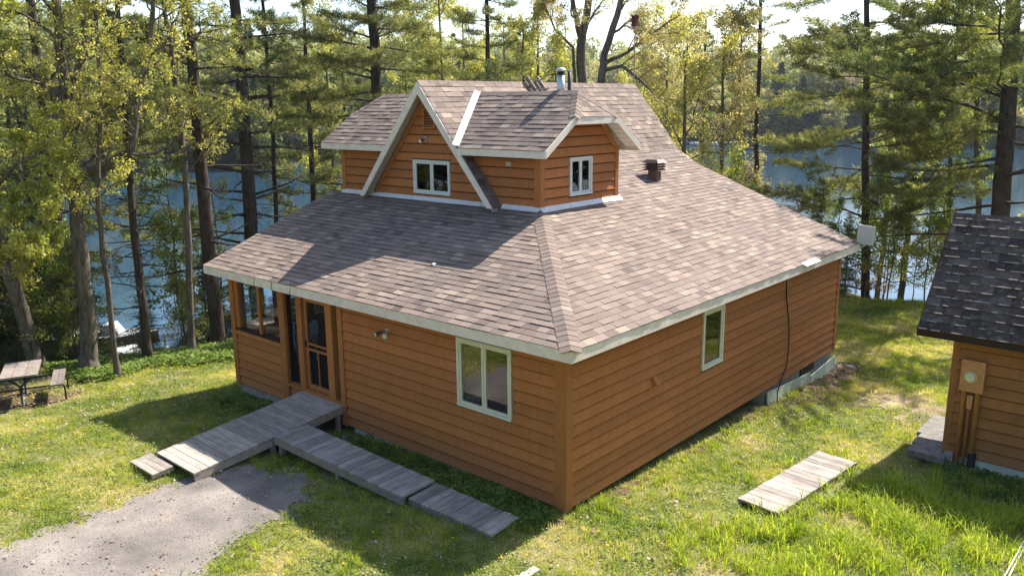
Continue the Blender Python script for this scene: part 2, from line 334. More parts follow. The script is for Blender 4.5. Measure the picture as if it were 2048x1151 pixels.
class MB:
    """collects boxes, hexahedra, tubes into one mesh"""
    def __init__(s): s.v = []; s.q = []; s.t = []; s.tint = []; s.tt = []
    def hexa(s, p, tint=.5):
        # p: 8 points, 0-3 bottom loop, 4-7 top loop (same order)
        p = [Vector(x) for x in p]; c = sum(p, Vector())/8
        b = len(s.v); s.v += [tuple(x) for x in p]
        for f in ((0, 3, 2, 1), (4, 5, 6, 7), (0, 1, 5, 4), (1, 2, 6, 5), (2, 3, 7, 6), (3, 0, 4, 7)):
            a = [p[i] for i in f]; nn = (a[2]-a[0]).cross(a[3]-a[1]); fc = sum(a, Vector())/4
            if nn.dot(fc-c) < 0: f = f[::-1]
            s.q.append([b+i for i in f]); s.tint.append(tint)
        return s
    def box(s, a, b, tint=.5):
        x0, y0, z0 = a; x1, y1, z1 = b
        return s.hexa([(x0, y0, z0), (x1, y0, z0), (x1, y1, z0), (x0, y1, z0), (x0, y0, z1), (x1, y0, z1), (x1, y1, z1), (x0, y1, z1)], tint)
    def mbox(s, M, a, b): # box mapped through M(a,z,d)
        (a0, z0, d0), (a1, z1, d1) = a, b
        return s.hexa([M(a0, z0, d0), M(a1, z0, d0), M(a1, z0, d1), M(a0, z0, d1), M(a0, z1, d0), M(a1, z1, d0), M(a1, z1, d1), M(a0, z1, d1)])
    def bar(s, p, q, wd, th=None, up=(0, 0, 1)):
        p, q = Vector(p), Vector(q); d = (q-p).normalized(); th = th or wd
        sx = d.cross(Vector(up)); sx = sx.normalized() if sx.length > 1e-4 else Vector((1, 0, 0)); uz = sx.cross(d).normalized()
        a, b = sx*wd/2, uz*th/2
        return s.hexa([p-a-b, p+a-b, p+a+b, p-a+b, q-a-b, q+a-b, q+a+b, q-a+b])
    def tube(s, pts, rad, n=8, cap=True):
        pts = [Vector(p) for p in pts]; rad = rad if isinstance(rad, (list, tuple)) else [rad]*len(pts)
        ref = Vector((.31, .17, .93)) ; b0 = len(s.v)
        for i, p in enumerate(pts):
            d = (pts[min(i+1, len(pts)-1)]-pts[max(i-1, 0)]).normalized()
            rr = ref if abs(d.dot(ref)) < .95 else Vector((1, 0, 0))
            a = d.cross(rr).normalized(); b = d.cross(a)
            for k in range(n):
                t = 2*math.pi*k/n; s.v.append(tuple(p+(a*math.cos(t)+b*math.sin(t))*rad[i]))
        for i in range(len(pts)-1):
            for k in range(n):
                k2 = (k+1) % n; s.q.append([b0+i*n+k, b0+i*n+k2, b0+(i+1)*n+k2, b0+(i+1)*n+k]); s.tint.append(.5)
        if cap:
            for i in (0, len(pts)-1):
                c = len(s.v); s.v.append(tuple(pts[i]))
                for k in range(n): s.t.append([b0+i*n+k, b0+i*n+(k+1) % n, c]); s.tt.append(.5)
        return s
    def poly(s, pts, th, nrm):
        """fan polygon prism (convex)"""
        pts = [Vector(p) for p in pts]; nrm = Vector(nrm)*th; b = len(s.v); n = len(pts)
        s.v += [tuple(p) for p in pts]+[tuple(p-nrm) for p in pts]
        for i in range(1, n-1): s.t.append([b, b+i, b+i+1]); s.t.append([b+n, b+n+i+1, b+n+i]); s.tt += [.5, .5]
        for i in range(n): j = (i+1) % n; s.q.append([b+i, b+j, b+n+j, b+n+i]); s.tint.append(.5)
        return s
    def mesh(s, name, mat, smooth=False, tint=False):
        F = []
        if s.q: F.append(np.array(s.q))
        if s.t: F.append(np.array(s.t))
        return mesh_np(name, s.v, F, mat, (s.tint+s.tt) if tint else None, smooth)

# ================================================================== SETTING: terrain, lake, far shore
def build_terrain():
    xs = np.unique(np.concatenate([np.arange(-90, -18, 2.0), np.arange(-18, 9, .4), np.arange(9, 110, 4.0)]))
    ys = np.unique(np.concatenate([np.arange(-110, -32, 6.0), np.arange(-32, -9, 2.0), np.arange(-9, 24, .4), np.arange(24, 64, 2.0)]))
    X, Y = np.meshgrid(xs, ys); Z = ground_np(X, Y)
    V = np.stack([X.ravel(), Y.ravel(), Z.ravel()], 1); nx, ny = len(xs), len(ys)
    i = np.arange(nx*ny).reshape(ny, nx); F = np.stack([i[:-1, :-1].ravel(), i[:-1, 1:].ravel(), i[1:, 1:].ravel(), i[1:, :-1].ravel()], 1)
    c = V[F].mean(1); e = edge_sd(c[:, 0], c[:, 1])
    inside = (e < .2)
    me = mesh_np('lawn', V, F[inside], 'lawn', smooth=True); o = link('lawn', me, kind='structure')
    me = mesh_np('lake_bank', V, F[~inside], 'bank', smooth=True); o = link('lake_bank', me, kind='structure')
build_terrain()
# lake
mb = MB(); mb.v = [(-470, -145, WATER), (215, -145, WATER), (215, 470, WATER), (-470, 470, WATER)]; mb.q = [[0, 1, 2, 3]]; mb.tint = [.5]
link('lake_water', mb.mesh('lake_water', 'lake_water'), kind='structure')
# far shore: polyline in azimuth / distance around the camera
SH = [(-40, 95), (-22, 100), (-8, 112), (6, 128), (16, 150), (26, 172), (36, 195), (46, 215), (56, 220), (66, 200), (84, 160), (100, 140)]   # angle right of the picture's left edge (deg), distance
A0 = math.atan2(ray(0, 300).y, ray(0, 300).x)
def shore_d(deg):
    return float(np.interp(deg, [s[0] for s in SH], [s[1] for s in SH]))*(1+.035*math.sin(deg*.7)+.02*math.sin(deg*1.9+1))
def far_z(r, deg):
    return -4.6+6*(1-math.exp(-max(0, r)/18))+.062*max(0, r)*(1+.25*math.sin(deg*.23+1)) if r > 0 else -4.6+r*.1
def build_far():
    V = []; rs = [-6, 0, 4, 10, 20, 35, 60, 90, 130, 170, 215]; degs = np.arange(-40, 101, 2.0)
    for dg in degs:
        a = A0-math.radians(dg); d0 = shore_d(dg)
        for r in rs: V.append((CP.x+math.cos(a)*(d0+r), CP.y+math.sin(a)*(d0+r), far_z(r, dg)))
    n = len(rs); i = np.arange(len(degs)*n).reshape(len(degs), n)
    F = np.stack([i[:-1, :-1].ravel(), i[:-1, 1:].ravel(), i[1:, 1:].ravel(), i[1:, :-1].ravel()], 1)
    link('far_hillside', mesh_np('far_hillside', V, F[:, ::-1], 'far_floor', smooth=True), kind='structure')
build_far()

# ================================================================== GN scatter
def scatter(name, pts, protos, mat_unused=None, label=None, cat=None, rotmode='z'):
    """pts: (n,6) x,y,z,scale,rz,idx ; protos: list of meshes (instanced through geometry nodes)"""
    me = bpy.data.meshes.new(name); pts = np.asarray(pts, np.float32)
    me.vertices.add(len(pts)); me.vertices.foreach_set('co', pts[:, :3].ravel())
    for k, nm in ((3, 'sc'), (4, 'rz')):
        a = me.attributes.new(nm, 'FLOAT', 'POINT'); a.data.foreach_set('value', pts[:, k].copy())
    a = me.attributes.new('ix', 'INT', 'POINT'); a.data.foreach_set('value', pts[:, 5].astype(np.int32))
    o = bpy.data.objects.new(name, me); COL.objects.link(o)
    g = bpy.data.node_groups.new(name, 'GeometryNodeTree')
    g.interface.new_socket('Geometry', in_out='INPUT', socket_type='NodeSocketGeometry'); g.interface.new_socket('Geometry', in_out='OUTPUT', socket_type='NodeSocketGeometry')
    gi = g.nodes.new('NodeGroupInput'); go = g.nodes.new('NodeGroupOutput')
    coll = bpy.data.collections.new(name+'_kinds')
    for i, m in enumerate(protos):
        po = bpy.data.objects.new('%s_kind_%02d' % (name, i), m); coll.objects.link(po)
    ci = g.nodes.new('GeometryNodeCollectionInfo'); ci.inputs['Collection'].default_value = coll; ci.inputs['Separate Children'].default_value = True; ci.inputs['Reset Children'].default_value = True
    ip = g.nodes.new('GeometryNodeInstanceOnPoints'); ip.inputs['Pick Instance'].default_value = True
    def na(n_, t): x = g.nodes.new('GeometryNodeInputNamedAttribute'); x.data_type = t; x.inputs[0].default_value = n_; return x
    s_, r_, i_ = na('sc', 'FLOAT'), na('rz', 'FLOAT'), na('ix', 'INT')
    cx = g.nodes.new('ShaderNodeCombineXYZ'); g.links.new(r_.outputs[0], cx.inputs[2])
    er = g.nodes.new('FunctionNodeEulerToRotation'); g.links.new(cx.outputs[0], er.inputs[0])
    L = g.links.new; L(gi.outputs[0], ip.inputs['Points']); L(ci.outputs[0], ip.inputs['Instance']); L(i_.outputs[0], ip.inputs['Instance Index'])
    L(er.outputs[0], ip.inputs['Rotation']); L(s_.outputs[0], ip.inputs['Scale']); L(ip.outputs[0], go.inputs[0])
    md = o.modifiers.new('scatter', 'NODES'); md.node_group = g
    o['kind'] = 'stuff'
    if label: o['label'] = label
    if cat: o['category'] = cat
    return o
NR = np.random.RandomState(5)
def unit(n): v = NR.normal(size=(n, 3)); return v/np.linalg.norm(v, axis=1)[:, None]
def leaf_cloud(C, size, droop=.3, tint=None, aspect=.6, up=0.0, szv=.35):
    """diamond leaves, one per centre; returns V,F,tint"""
    n = len(C); d = unit(n); d[:, 2] -= droop; d /= np.linalg.norm(d, axis=1)[:, None]
    r = unit(n); r[:, 2] *= (1-up); s = np.cross(d, r); s /= np.linalg.norm(s, axis=1)[:, None]+1e-9
    L = size*(1+NR.uniform(-szv, szv, n))[:, None]
    nrm = np.cross(d, s)
    a = C; b = C+d*L*.5+s*L*aspect*.5+nrm*L*.08; c = C+d*L; e = C+d*L*.5-s*L*aspect*.5+nrm*L*.08
    V = np.stack([a, b, c, e], 1).reshape(-1, 3); F = np.arange(n*4).reshape(n, 4)
    t = NR.uniform(.15, .85, n) if tint is None else tint
    return V, F, t

# ================================================================== far forest (one mass across the lake)
def crown_deciduous(n, h, r, mat, size, seed, bare=0):
    NR.seed(seed); k = 9
    lob = NR.normal(size=(k, 3))*np.array([r*.42, r*.42, h*.17])+np.array([0, 0, h*.62]); lr = NR.uniform(.35, .6, k)*r
    w_ = NR.randint(0, k, n); d = unit(n); rad = NR.uniform(.6, 1.0, n)**.5
    Cc = lob[w_]+d*(lr[w_]*rad)[:, None]*np.array([1, 1, .8])
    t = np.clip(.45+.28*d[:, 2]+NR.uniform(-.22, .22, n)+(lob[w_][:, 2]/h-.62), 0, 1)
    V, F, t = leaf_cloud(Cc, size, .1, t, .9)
    return mesh_np('far_crown', V, F, mat, t)
def crown_conifer(n, h, r, mat, size, seed):
    NR.seed(seed); z = NR.uniform(.08, 1, n)**.8; a = NR.uniform(0, 2*np.pi, n)
    layer = np.floor(z*11)/11; rr = r*(1-z)*(.75+.35*np.sin(a*3+layer*40))*NR.uniform(.5, 1, n)**.5
    Cc = np.stack([np.cos(a)*rr, np.sin(a)*rr, (z*.7+layer*.3)*h-rr*.12], 1)
    V, F, t = leaf_cloud(Cc, size, .3, NR.uniform(0, .7, n), .6)
    return mesh_np('far_crown', V, F, mat, t)
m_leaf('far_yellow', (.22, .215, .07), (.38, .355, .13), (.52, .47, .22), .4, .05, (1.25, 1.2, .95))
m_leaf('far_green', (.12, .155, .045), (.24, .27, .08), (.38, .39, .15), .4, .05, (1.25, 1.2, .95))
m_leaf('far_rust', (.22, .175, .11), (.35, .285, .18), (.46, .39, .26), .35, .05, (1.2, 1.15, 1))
m_leaf('far_needle', (.04, .065, .028), (.075, .105, .042), (.13, .155, .06), .35, .05)
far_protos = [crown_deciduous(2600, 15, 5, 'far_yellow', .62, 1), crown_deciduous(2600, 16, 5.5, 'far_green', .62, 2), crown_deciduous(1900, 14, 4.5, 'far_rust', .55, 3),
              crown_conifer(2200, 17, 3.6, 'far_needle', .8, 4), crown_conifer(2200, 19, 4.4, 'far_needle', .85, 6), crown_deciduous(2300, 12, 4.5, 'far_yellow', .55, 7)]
P = []
rr = random.Random(3)
for i in range(2300):
    dg = rr.uniform(-30, 90); r = 2+rr.random()**1.5*150
    a = A0-math.radians(dg); d = shore_d(dg)+r
    k = rr.choices([0, 1, 2, 3, 4, 5], [5.5, 5, 2, .1, .12, 3.5] if r > 14 else [3, 2.5, 1, 1.8, 1.8, 3])[0]
    s = rr.uniform(.7, 1.15)*(.85 if r < 10 else 1)
    P.append((CP.x+math.cos(a)*d, CP.y+math.sin(a)*d, far_z(r, dg)-.6, s, rr.uniform(0, 6.28), k))
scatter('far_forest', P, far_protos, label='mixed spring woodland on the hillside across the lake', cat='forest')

P = []
for i in range(600):
    a = rr.uniform(-math.pi-.25, 1.42); r = rr.uniform(34, 85)
    x_, y_ = 2+math.cos(a)*r, -8+math.sin(a)*r
    if y_ > -6-.2*abs(x_) and x_ < 21: continue
    P.append((x_, y_, -.8, rr.uniform(.7, 1.05), rr.uniform(0, 6.28), rr.choices([0, 1, 2, 3, 4, 5], [2, 3, 1, 3, 3, 2])[0]))
scatter('near_woods', P, far_protos, label='mixed woods behind the viewer along the driveway side', cat='forest')

# ================================================================== HOUSE
W, D, O, OX, OY = 9.5338, 11.165, .3314, .4949, .3408
HE, HT = 2.5495, 2.7325
YU, XR, ZB, XC = 3.3184, -3.2299, 4.1096, -6.3828
YA = YU-.3189; ZR = 6.698; XA = 2.1408; ZA = 4.1132; MA = (ZR-ZA)/XA
DD = 2.6672; ZDE, ZDF, ZDR = 5.3198, 5.9443, 6.4433; XDR = -3.3093; XDE = XR+.3967; YD0 = YU-.3245; YD1 = YU+DD+.3245; YM = (YD0+YD1)/2
XK, ZK = -4.6552, 4.6667
XL, YR = -W-OX, D+OY
S1 = (ZB-HT)/(YU+O); S2 = (ZB-HT)/(O-XR); S3 = (ZDR-ZDE)/(YM-YD0)
H = Thing('cottage', 'orange-brown lakeside cottage with brown shingled roof, white fascia and A-frame upper storey', 'house', (0, 0, 0))
def sub(parent, name, me, kind=None, label=None):
    o = link(name, me, parent, None, kind)
    if label: o['label'] = label
    return o
MF = lambda a, z, d: (a, -d, z)              # front wall, a = x
MR = lambda a, z, d: (d, a, z)               # right wall, a = y
MU = lambda a, z, d: (a, YU-d, z)            # upper front wall
MD = lambda a, z, d: (XR+d, a, z)            # dormer end wall
ML = lambda a, z, d: (-W-d, a, z)            # left wall

# ---- wall sheathing
def rects_minus(u0, u1, z0, z1, holes):
    us = sorted({u0, u1, *[h[0] for h in holes], *[h[1] for h in holes]}); us = [u for u in us if u0 <= u <= u1]; out = []
    for a, b in zip(us, us[1:]):
        zs = [(z0, z1)]
        for (h0, h1, k0, k1) in holes:
            if h0 <= a+1e-6 and h1 >= b-1e-6:
                nz_ = []
                for (p, q) in zs:
                    if k0 > p: nz_.append((p, min(q, k0)))
                    if k1 < q: nz_.append((max(p, k1), q))
                zs = [s for s in nz_ if s[1]-s[0] > .01]
        out += [(a, b, p, q) for p, q in zs]
    return out
def sheath(M, u0, u1, z0, z1, holes, d0=-.12, d1=-.002):
    mb = MB()
    for (a, b, p, q) in rects_minus(u0, u1, z0, z1, holes): mb.mbox(M, (a, p, d0), (b, q, d1))
    return mb
PW = (-9.30, -7.58, 1.32, 2.47); DR = (-7.38, -5.59, .43, 2.47); FW = (-2.32, -1.09, 1.19, 2.40); RW = (4.17, 5.00, 1.21, 2.37)
UW = (-6.94, -5.755, 4.235, 4.99); DW = (4.245, 5.025, 4.31, 5.105)
fwall = H.part('wall', sheath(MF, -W+.002, -.002, 0, 2.545, [PW, DR, FW]).mesh('front_wall', 'siding_dark')); fwall['label'] = 'front wall of lapped orange-brown boards'
rwall = H.part('wall', sheath(MR, .001, D-.001, 0, 2.545, [RW]).mesh('right_wall', 'siding_dark')); rwall['label'] = 'long right wall of lapped orange-brown boards'
LH = [(.25, 1.05, 1.2, 2.42), (1.15, 2.0, 1.2, 2.42), (2.1, 3.0, 1.2, 2.42)]
mb = sheath(ML, .12, D-.12, 0, 2.545, LH); lwall = H.part('wall', mb.mesh('left_wall', 'siding')); lwall['label'] = 'left wall with open porch bays'
mb = MB(); mb.box((-W, D-.12, -.02), (-.12, D-.002, 2.545))
mb.hexa([(-W+.002, D-.12, 2.55), (-.1, D-.12, 2.55), (-.1, D-.002, 2.55), (-W+.002, D-.002, 2.55), (-8.2, D-.12, 4.1), (-3.5, D-.12, 4.1), (-3.5, D-.002, 4.1), (-8.2, D-.002, 4.1)])
mb.hexa([(-8.2, D-.12, 4.1), (-4.6, D-.12, 4.1), (-4.6, D-.002, 4.1), (-8.2, D-.002, 4.1), (XC-.05, D-.12, 6.55), (XC+.05, D-.12, 6.55), (XC+.05, D-.002, 6.55), (XC-.05, D-.002, 6.55)])
bw = H.part('wall', mb.mesh('back_wall', 'siding')); bw['label'] = 'rear wall facing the lake'
# interior partitions and floor
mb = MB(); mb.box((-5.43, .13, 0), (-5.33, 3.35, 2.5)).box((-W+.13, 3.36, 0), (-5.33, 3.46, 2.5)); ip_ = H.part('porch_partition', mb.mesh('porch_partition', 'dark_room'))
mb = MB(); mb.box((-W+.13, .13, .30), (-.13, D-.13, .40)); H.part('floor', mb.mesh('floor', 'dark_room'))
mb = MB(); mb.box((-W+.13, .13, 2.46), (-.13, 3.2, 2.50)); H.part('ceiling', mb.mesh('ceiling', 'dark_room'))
# foundations
mb = MB(); mb.box((-W+.04, .03, -.75), (-7.35, .35, -.004)).box((-W+.04, .35, -1.1), (-W+.3, D-.2, -.004)).box((-.30, 7.15, -1.1), (-.03, D-.05, -.004)).box((-W+.04, D-.3, -1.2), (-.3, D-.05, -.004))
H.part('foundation', mb.mesh('foundation', 'concrete'))
mb = MB(); mb.box((-5.3, .01, -.5), (-.4, .06, -.015)); o = H.part('foundation_strip', mb.mesh('strip', 'pale_paint'))
o['label'] = 'pale green painted foundation strip'
def skirt_board(y0, y1, z0a, z0b, z1a, z1b, x):
    return MB().hexa([(x, y0, z0a), (x+.035, y0, z0a), (x+.035, y1, z0b), (x, y1, z0b), (x-.02, y0, z1a), (x+.015, y0, z1a), (x+.015, y1, z1b), (x-.02, y1, z1b)])
o = H.part('skirting_board', skirt_board(7.2, 9.6, -.5, -.62, -.06, -.22, .05).mesh('sk', 'pale_paint')); 
o = H.part('skirting_board', skirt_board(9.62, 11.15, -.64, -.72, -.30, -.16, .07).mesh('sk', 'pale_paint'))
o = H.part('foundation_vent', MB().box((-.028, 9.15, -.20), (.01, 9.95, -.03)).mesh('fv', 'rubber'))
o = H.part('footing_slab', MB().box((-.3, 10.9, -.60), (.42, 11.7, -.50)).mesh('fs', 'concrete'))

# ---- lapped boards
def boards(parent, M, u0, u1, z0, z1, holes, exp=.195, mat='siding', lim=None, maxlen=4.2, seed=0):
    rg = random.Random(seed); z = z0
    def piece(s0, s1, za, zb, zfull):
        b0, b1, t0, t1 = s0, s1, s0, s1
        if lim:
            lb, rb = lim(za); lt, rt = lim(zb); b0, t0 = max(s0, lb), max(s0, lt); b1, t1 = min(s1, rb), min(s1, rt)
            if t1 <= t0+.01: m_ = (t0+t1)/2; t0 = m_-.005; t1 = m_+.005
            if b1-b0 < .04: return
        j = rg.uniform(-.0015, .0015); f = (zb-za)/zfull
        p = [M(b0, za, 0), M(b1, za, 0), M(b1, za, .041+j), M(b0, za, .040+j), M(t0, zb-.017*f, 0), M(t1, zb-.017*f, 0), M(t1, zb-.017*f, .040-.034*f), M(t0, zb-.017*f, .040-.034*f)]
        dz_ = .011  # height of the dark lip strip that paints the shadow line under each lap
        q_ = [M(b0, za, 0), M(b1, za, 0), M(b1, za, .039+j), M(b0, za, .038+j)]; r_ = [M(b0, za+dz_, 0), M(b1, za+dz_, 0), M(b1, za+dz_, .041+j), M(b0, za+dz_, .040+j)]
        me = MB().hexa(r_+p[4:]).hexa(q_+r_).mesh('board', mat); me.materials.append(MAT['shed_lap_shade' if mat == 'shed_siding' else 'board_lap_shade'])
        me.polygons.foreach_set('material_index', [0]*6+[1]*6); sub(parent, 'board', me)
    while z < z1-.02:
        zt = min(z+exp, z1)
        if zt-z < .03: break
        cuts = [(u0, u1)]; extra = []
        for (h0, h1, k0, k1) in holes:
            if k0 < zt-.015 and k1 > z+.015:
                cuts = [c for (a, b) in cuts for c in ((a, min(b, h0)), (max(a, h1), b)) if c[1]-c[0] > .02]
                if k0-z > .025: extra.append((h0+.002, h1-.002, z, k0))
                if zt-k1 > .025: extra.append((h0+.002, h1-.002, k1, zt))
        for (a, b, p, q) in extra: piece(max(a, u0), min(b, u1), p, q, exp)
        for (a, b) in cuts:
            segs = [a]
            while b-segs[-1] > maxlen: segs.append(segs[-1]+rg.uniform(maxlen*.55, maxlen*.9))
            segs.append(b)
            for i in range(len(segs)-1):
                piece(segs[i]+(.0018 if i else 0), segs[i+1]-(.0018 if i < len(segs)-2 else 0), z, zt, exp)
        z = zt
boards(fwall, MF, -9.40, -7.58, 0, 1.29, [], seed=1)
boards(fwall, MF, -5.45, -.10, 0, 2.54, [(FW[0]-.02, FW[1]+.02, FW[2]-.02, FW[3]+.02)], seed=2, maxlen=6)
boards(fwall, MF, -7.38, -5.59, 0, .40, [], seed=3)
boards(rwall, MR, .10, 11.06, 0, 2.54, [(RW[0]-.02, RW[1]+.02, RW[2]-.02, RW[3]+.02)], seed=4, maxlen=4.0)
# trims: corner boards, posts
def trim(parent, M, a, b, mat='siding_trim', name='trim_board'):
    return sub(parent, name, MB().mbox(M, a, b).mesh(name, mat))
trim(fwall, MF, (-.20, -.02, .0), (-.001, 2.545, .046)); trim(rwall, MR, (-.048, -.02, .0), (.10, 2.545, .044))
trim(fwall, MF, (-W-.03, -.03, .0), (-9.40, 2.545, .046)); trim(rwall, MR, (D-.11, -.02, 0), (D+.02, 2.545, .044))
trim(fwall, MF, (-9.40, 1.285, .0), (-7.58, 1.325, .05), 'siding_dark')
trim(fwall, MF, (-9.395, 1.327, -.10), (-9.26, 2.545, .012)); trim(fwall, MF, (-7.58, -.02, -.02), (-7.38, 2.545, .075))
trim(fwall, MF, (-8.47, 1.326, -.06), (-8.40, 2.47, .008)); trim(fwall, MF, (-5.59, -.02, 0), (-5.45, 2.545, .055))
trim(fwall, MF, (-7.38, .40, -.11), (-5.59, .455, .07)); trim(fwall, MF, (-7.378, 2.42, -.05), (-5.592, 2.545, .01))
trim(fwall, MF, (-6.96, .457, -.11), (-6.78, 2.42, .055)); trim(fwall, MF, (-5.97, .457, -.11), (-5.77, 2.42, .055))
# left wall posts seen through the porch
for y in (.12, 1.05, 2.0, 3.0): trim(lwall, ML, (y, 1.2, -.11), (y+.11, 2.5, .02))
# screen door
def part_bars(bars, mat, name):
    mb = MB()
    for a, b in bars: mb.mbox(MF, a, b)
    return mb.mesh(name, mat)
door = H.part('screen_door', part_bars([((-6.775, .47, -.05), (-6.70, 2.41, -.015)), ((-6.05, .47, -.05), (-5.975, 2.41, -.015)), ((-6.70, .47, -.05), (-6.05, .57, -.015)), ((-6.70, 2.33, -.05), (-6.05, 2.41, -.015)),
                                        ((-6.70, 1.30, -.05), (-6.05, 1.35, -.015)), ((-6.70, 1.42, -.05), (-6.05, 1.46, -.015)), ((-6.40, .57, -.045), (-6.37, 1.30, -.02))], 'siding_trim', 'screen_door'))
m_, n_, o_ = nmat('screen_mesh'); tr_ = N(n_, 'ShaderNodeBsdfTransparent', ins={0: (.8, .8, .8, 1)}); df_ = N(n_, 'ShaderNodeBsdfDiffuse', ins={0: (.05, .05, .05, 1)})
mx_ = N(n_, 'ShaderNodeMixShader', ins={0: .22}); n_.links.new(tr_.outputs[0], mx_.inputs[1]); n_.links.new(df_.outputs[0], mx_.inputs[2]); n_.links.new(mx_.outputs[0], o_.inputs[0]); MAT['screen_mesh'] = m_
sub(door, 'screen', MB().mbox(MF, (-6.70, .57, -.034), (-6.05, 2.33, -.031)).mesh('screen', 'screen_mesh'))
sub(door, 'handle', MB().mbox(MF, (-6.76, 1.36, -.015), (-6.735, 1.50, .02)).mesh('handle', 'black_metal'))
for (a, b) in ((-7.375, -6.965), (-5.765, -5.595)):
    o = H.part('side_screen', MB().mbox(MF, (a, .46, -.07), (b, 2.42, -.066)).mesh('side_screen', 'screen_mesh'))
for (a, b) in ((-9.255, -8.475), (-8.395, -7.585)):
    H.part('porch_pane', MB().mbox(MF, (a, 1.33, -.045), (b, 2.5, -.04)).mesh('porch_pane', 'porch_glass'))
# tube hooks holding the eave lights
for x in (-7.94, -7.30, -6.65):
    H.part('eave_hook', MB().tube([(x, -O-.012, 2.74), (x+.01, -O-.02, 2.66), (x-.03, -O-.022, 2.60), (x-.01, -O-.02, 2.54), (x-.045, -O+.03, 2.50)], .008, 6).mesh('hook', 'rubber'))

# ---- windows
def window(M, r, n, mat='cream_vinyl', fw=.055, inner='pane_dark', label=None, split=None, sashes=None, blind=None, curtain=None, pname='window'):
    a0, a1, z0, z1 = r; mb = MB()
    mb.mbox(M, (a0, z1-fw, -.06), (a1, z1, .045)).mbox(M, (a0, z0, -.06), (a1, z0+fw, .055)).mbox(M, (a0, z0+fw, -.06), (a0+fw, z1-fw, .045)).mbox(M, (a1-fw, z0+fw, -.06), (a1, z1-fw, .045))
    wo = H.part(pname, mb.mesh('window_frame', mat)); 
    if label: wo['label'] = label
    ia, ib, iz0, iz1 = a0+fw, a1-fw, z0+fw, z1-fw
    xs = [ia+(ib-ia)*k/n for k in range(n+1)]
    for k in range(n):
        p, q = xs[k], xs[k+1]; s = .042; mb = MB(); p += .003; q -= .003; dd = .030 if k % 2 == 0 else .022
        mb.mbox(M, (p, iz1-s, -.02), (q, iz1-.002, dd)).mbox(M, (p, iz0+.002, -.02), (q, iz0+s, dd)).mbox(M, (p, iz0+s, -.02), (p+s, iz1-s, dd)).mbox(M, (q-s, iz0+s, -.02), (q, iz1-s, dd))
        sub(wo, 'sash', mb.mesh('sash', mat))
        sub(wo, 'pane', MB().mbox(M, (p+s, iz0+s, .0), (q-s, iz1-s, .006)).mesh('pane', inner))
    mb = MB()
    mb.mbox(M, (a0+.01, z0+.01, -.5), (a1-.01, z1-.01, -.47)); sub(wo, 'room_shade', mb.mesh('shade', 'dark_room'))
    if blind:
        mb = MB(); z = iz0+.02
        while z < blind[2]: mb.hexa([M(blind[0], z, -.06), M(blind[1], z, -.06), M(blind[1], z+.002, -.06), M(blind[0], z+.002, -.06), M(blind[0], z+.016, -.04), M(blind[1], z+.016, -.04), M(blind[1], z+.018, -.04), M(blind[0], z+.018, -.04)]); z += .024
        sub(wo, 'blind', mb.mesh('blind', 'blind'), kind='stuff')
    if curtain:
        mb = MB(); a = curtain[0]; k = 0
        while a < curtain[1]: mb.hexa([M(a, iz0, -.10), M(a+.03, iz0, -.10-.03*(k % 2)), M(a+.03, iz0, -.12-.03*(k % 2)), M(a, iz0, -.12), M(a+.01, iz1, -.10), M(a+.03, iz1, -.10-.02*(k % 2)), M(a+.03, iz1, -.12-.02*(k % 2)), M(a+.01, iz1, -.12)]); a += .032; k += 1
        sub(wo, 'curtain', mb.mesh('curtain', 'curtain'))
    return wo
window(MF, FW, 2, 'cream_vinyl', .05, 'glass', 'cream double casement window in the front wall', blind=(FW[0]+.06, FW[0]+.58, 2.32))
window(MR, RW, 1, 'cream_vinyl', .05, 'pane_dark', 'narrow cream casement window in the long right wall')
window(MU, UW, 2, 'white_vinyl', .045, 'pane_dark', 'white sliding window in the A-frame gable')
window(MD, DW, 2, 'white_vinyl', .045, 'pane_dark', 'white sliding window in the dormer end wall', curtain=(4.70, 4.82))

# ---- upper walls
def lim_gable(z):
    h = max(0.01, (ZR-.12-z)/MA); return XC-h, XC+h
uw = MB(); 
for (a, b, p, q) in [(XC-1.9, UW[0], 3.9, 5.0), (UW[1], XC+1.9, 3.9, 5.0), (UW[0], UW[1], 3.9, UW[2]), (UW[0], UW[1], UW[3], 5.0)]: uw.mbox(MU, (a, p, -.10), (b, q, -.002))
uw.hexa([MU(XC-1.35, 5, -.1), MU(XC+1.35, 5, -.1), MU(XC+1.35, 5, -.002), MU(XC-1.35, 5, -.002), MU(XC-.04, 6.5, -.1), MU(XC+.04, 6.5, -.1), MU(XC+.04, 6.5, -.002), MU(XC-.04, 6.5, -.002)])
uwall = H.part('wall', uw.mesh('gable_wall', 'siding_dark')); uwall['label'] = 'triangular A-frame gable wall of orange-brown boards'
boards(uwall, MU, XC-2.2, XC+2.2, 4.15, 6.55, [(UW[0]-.02, UW[1]+.02, UW[2]-.02, UW[3]+.02), (-6.56, -6.17, 5.67, 6.08)], lim=lambda z: lim_gable(z+.10), seed=5, exp=.20)
for s in (-1, 1):   # sloping trim inside the gable
    mb = MB(); hb, ht = (ZR-.30-4.12)/MA, (ZR-.30-6.30)/MA; wd = .11
    mb.hexa([MU(XC+s*hb, 4.12, .03), MU(XC+s*(hb+wd), 4.12, .03), MU(XC+s*(hb+wd), 4.12, .055), MU(XC+s*hb, 4.12, .05), MU(XC+s*ht, 6.30, .026), MU(XC+s*(ht+wd), 6.30, .026), MU(XC+s*(ht+wd), 6.30, .05), MU(XC+s*ht, 6.30, .05)])
    sub(uwall, 'trim_board', mb.mesh('gable_trim', 'siding_trim'))
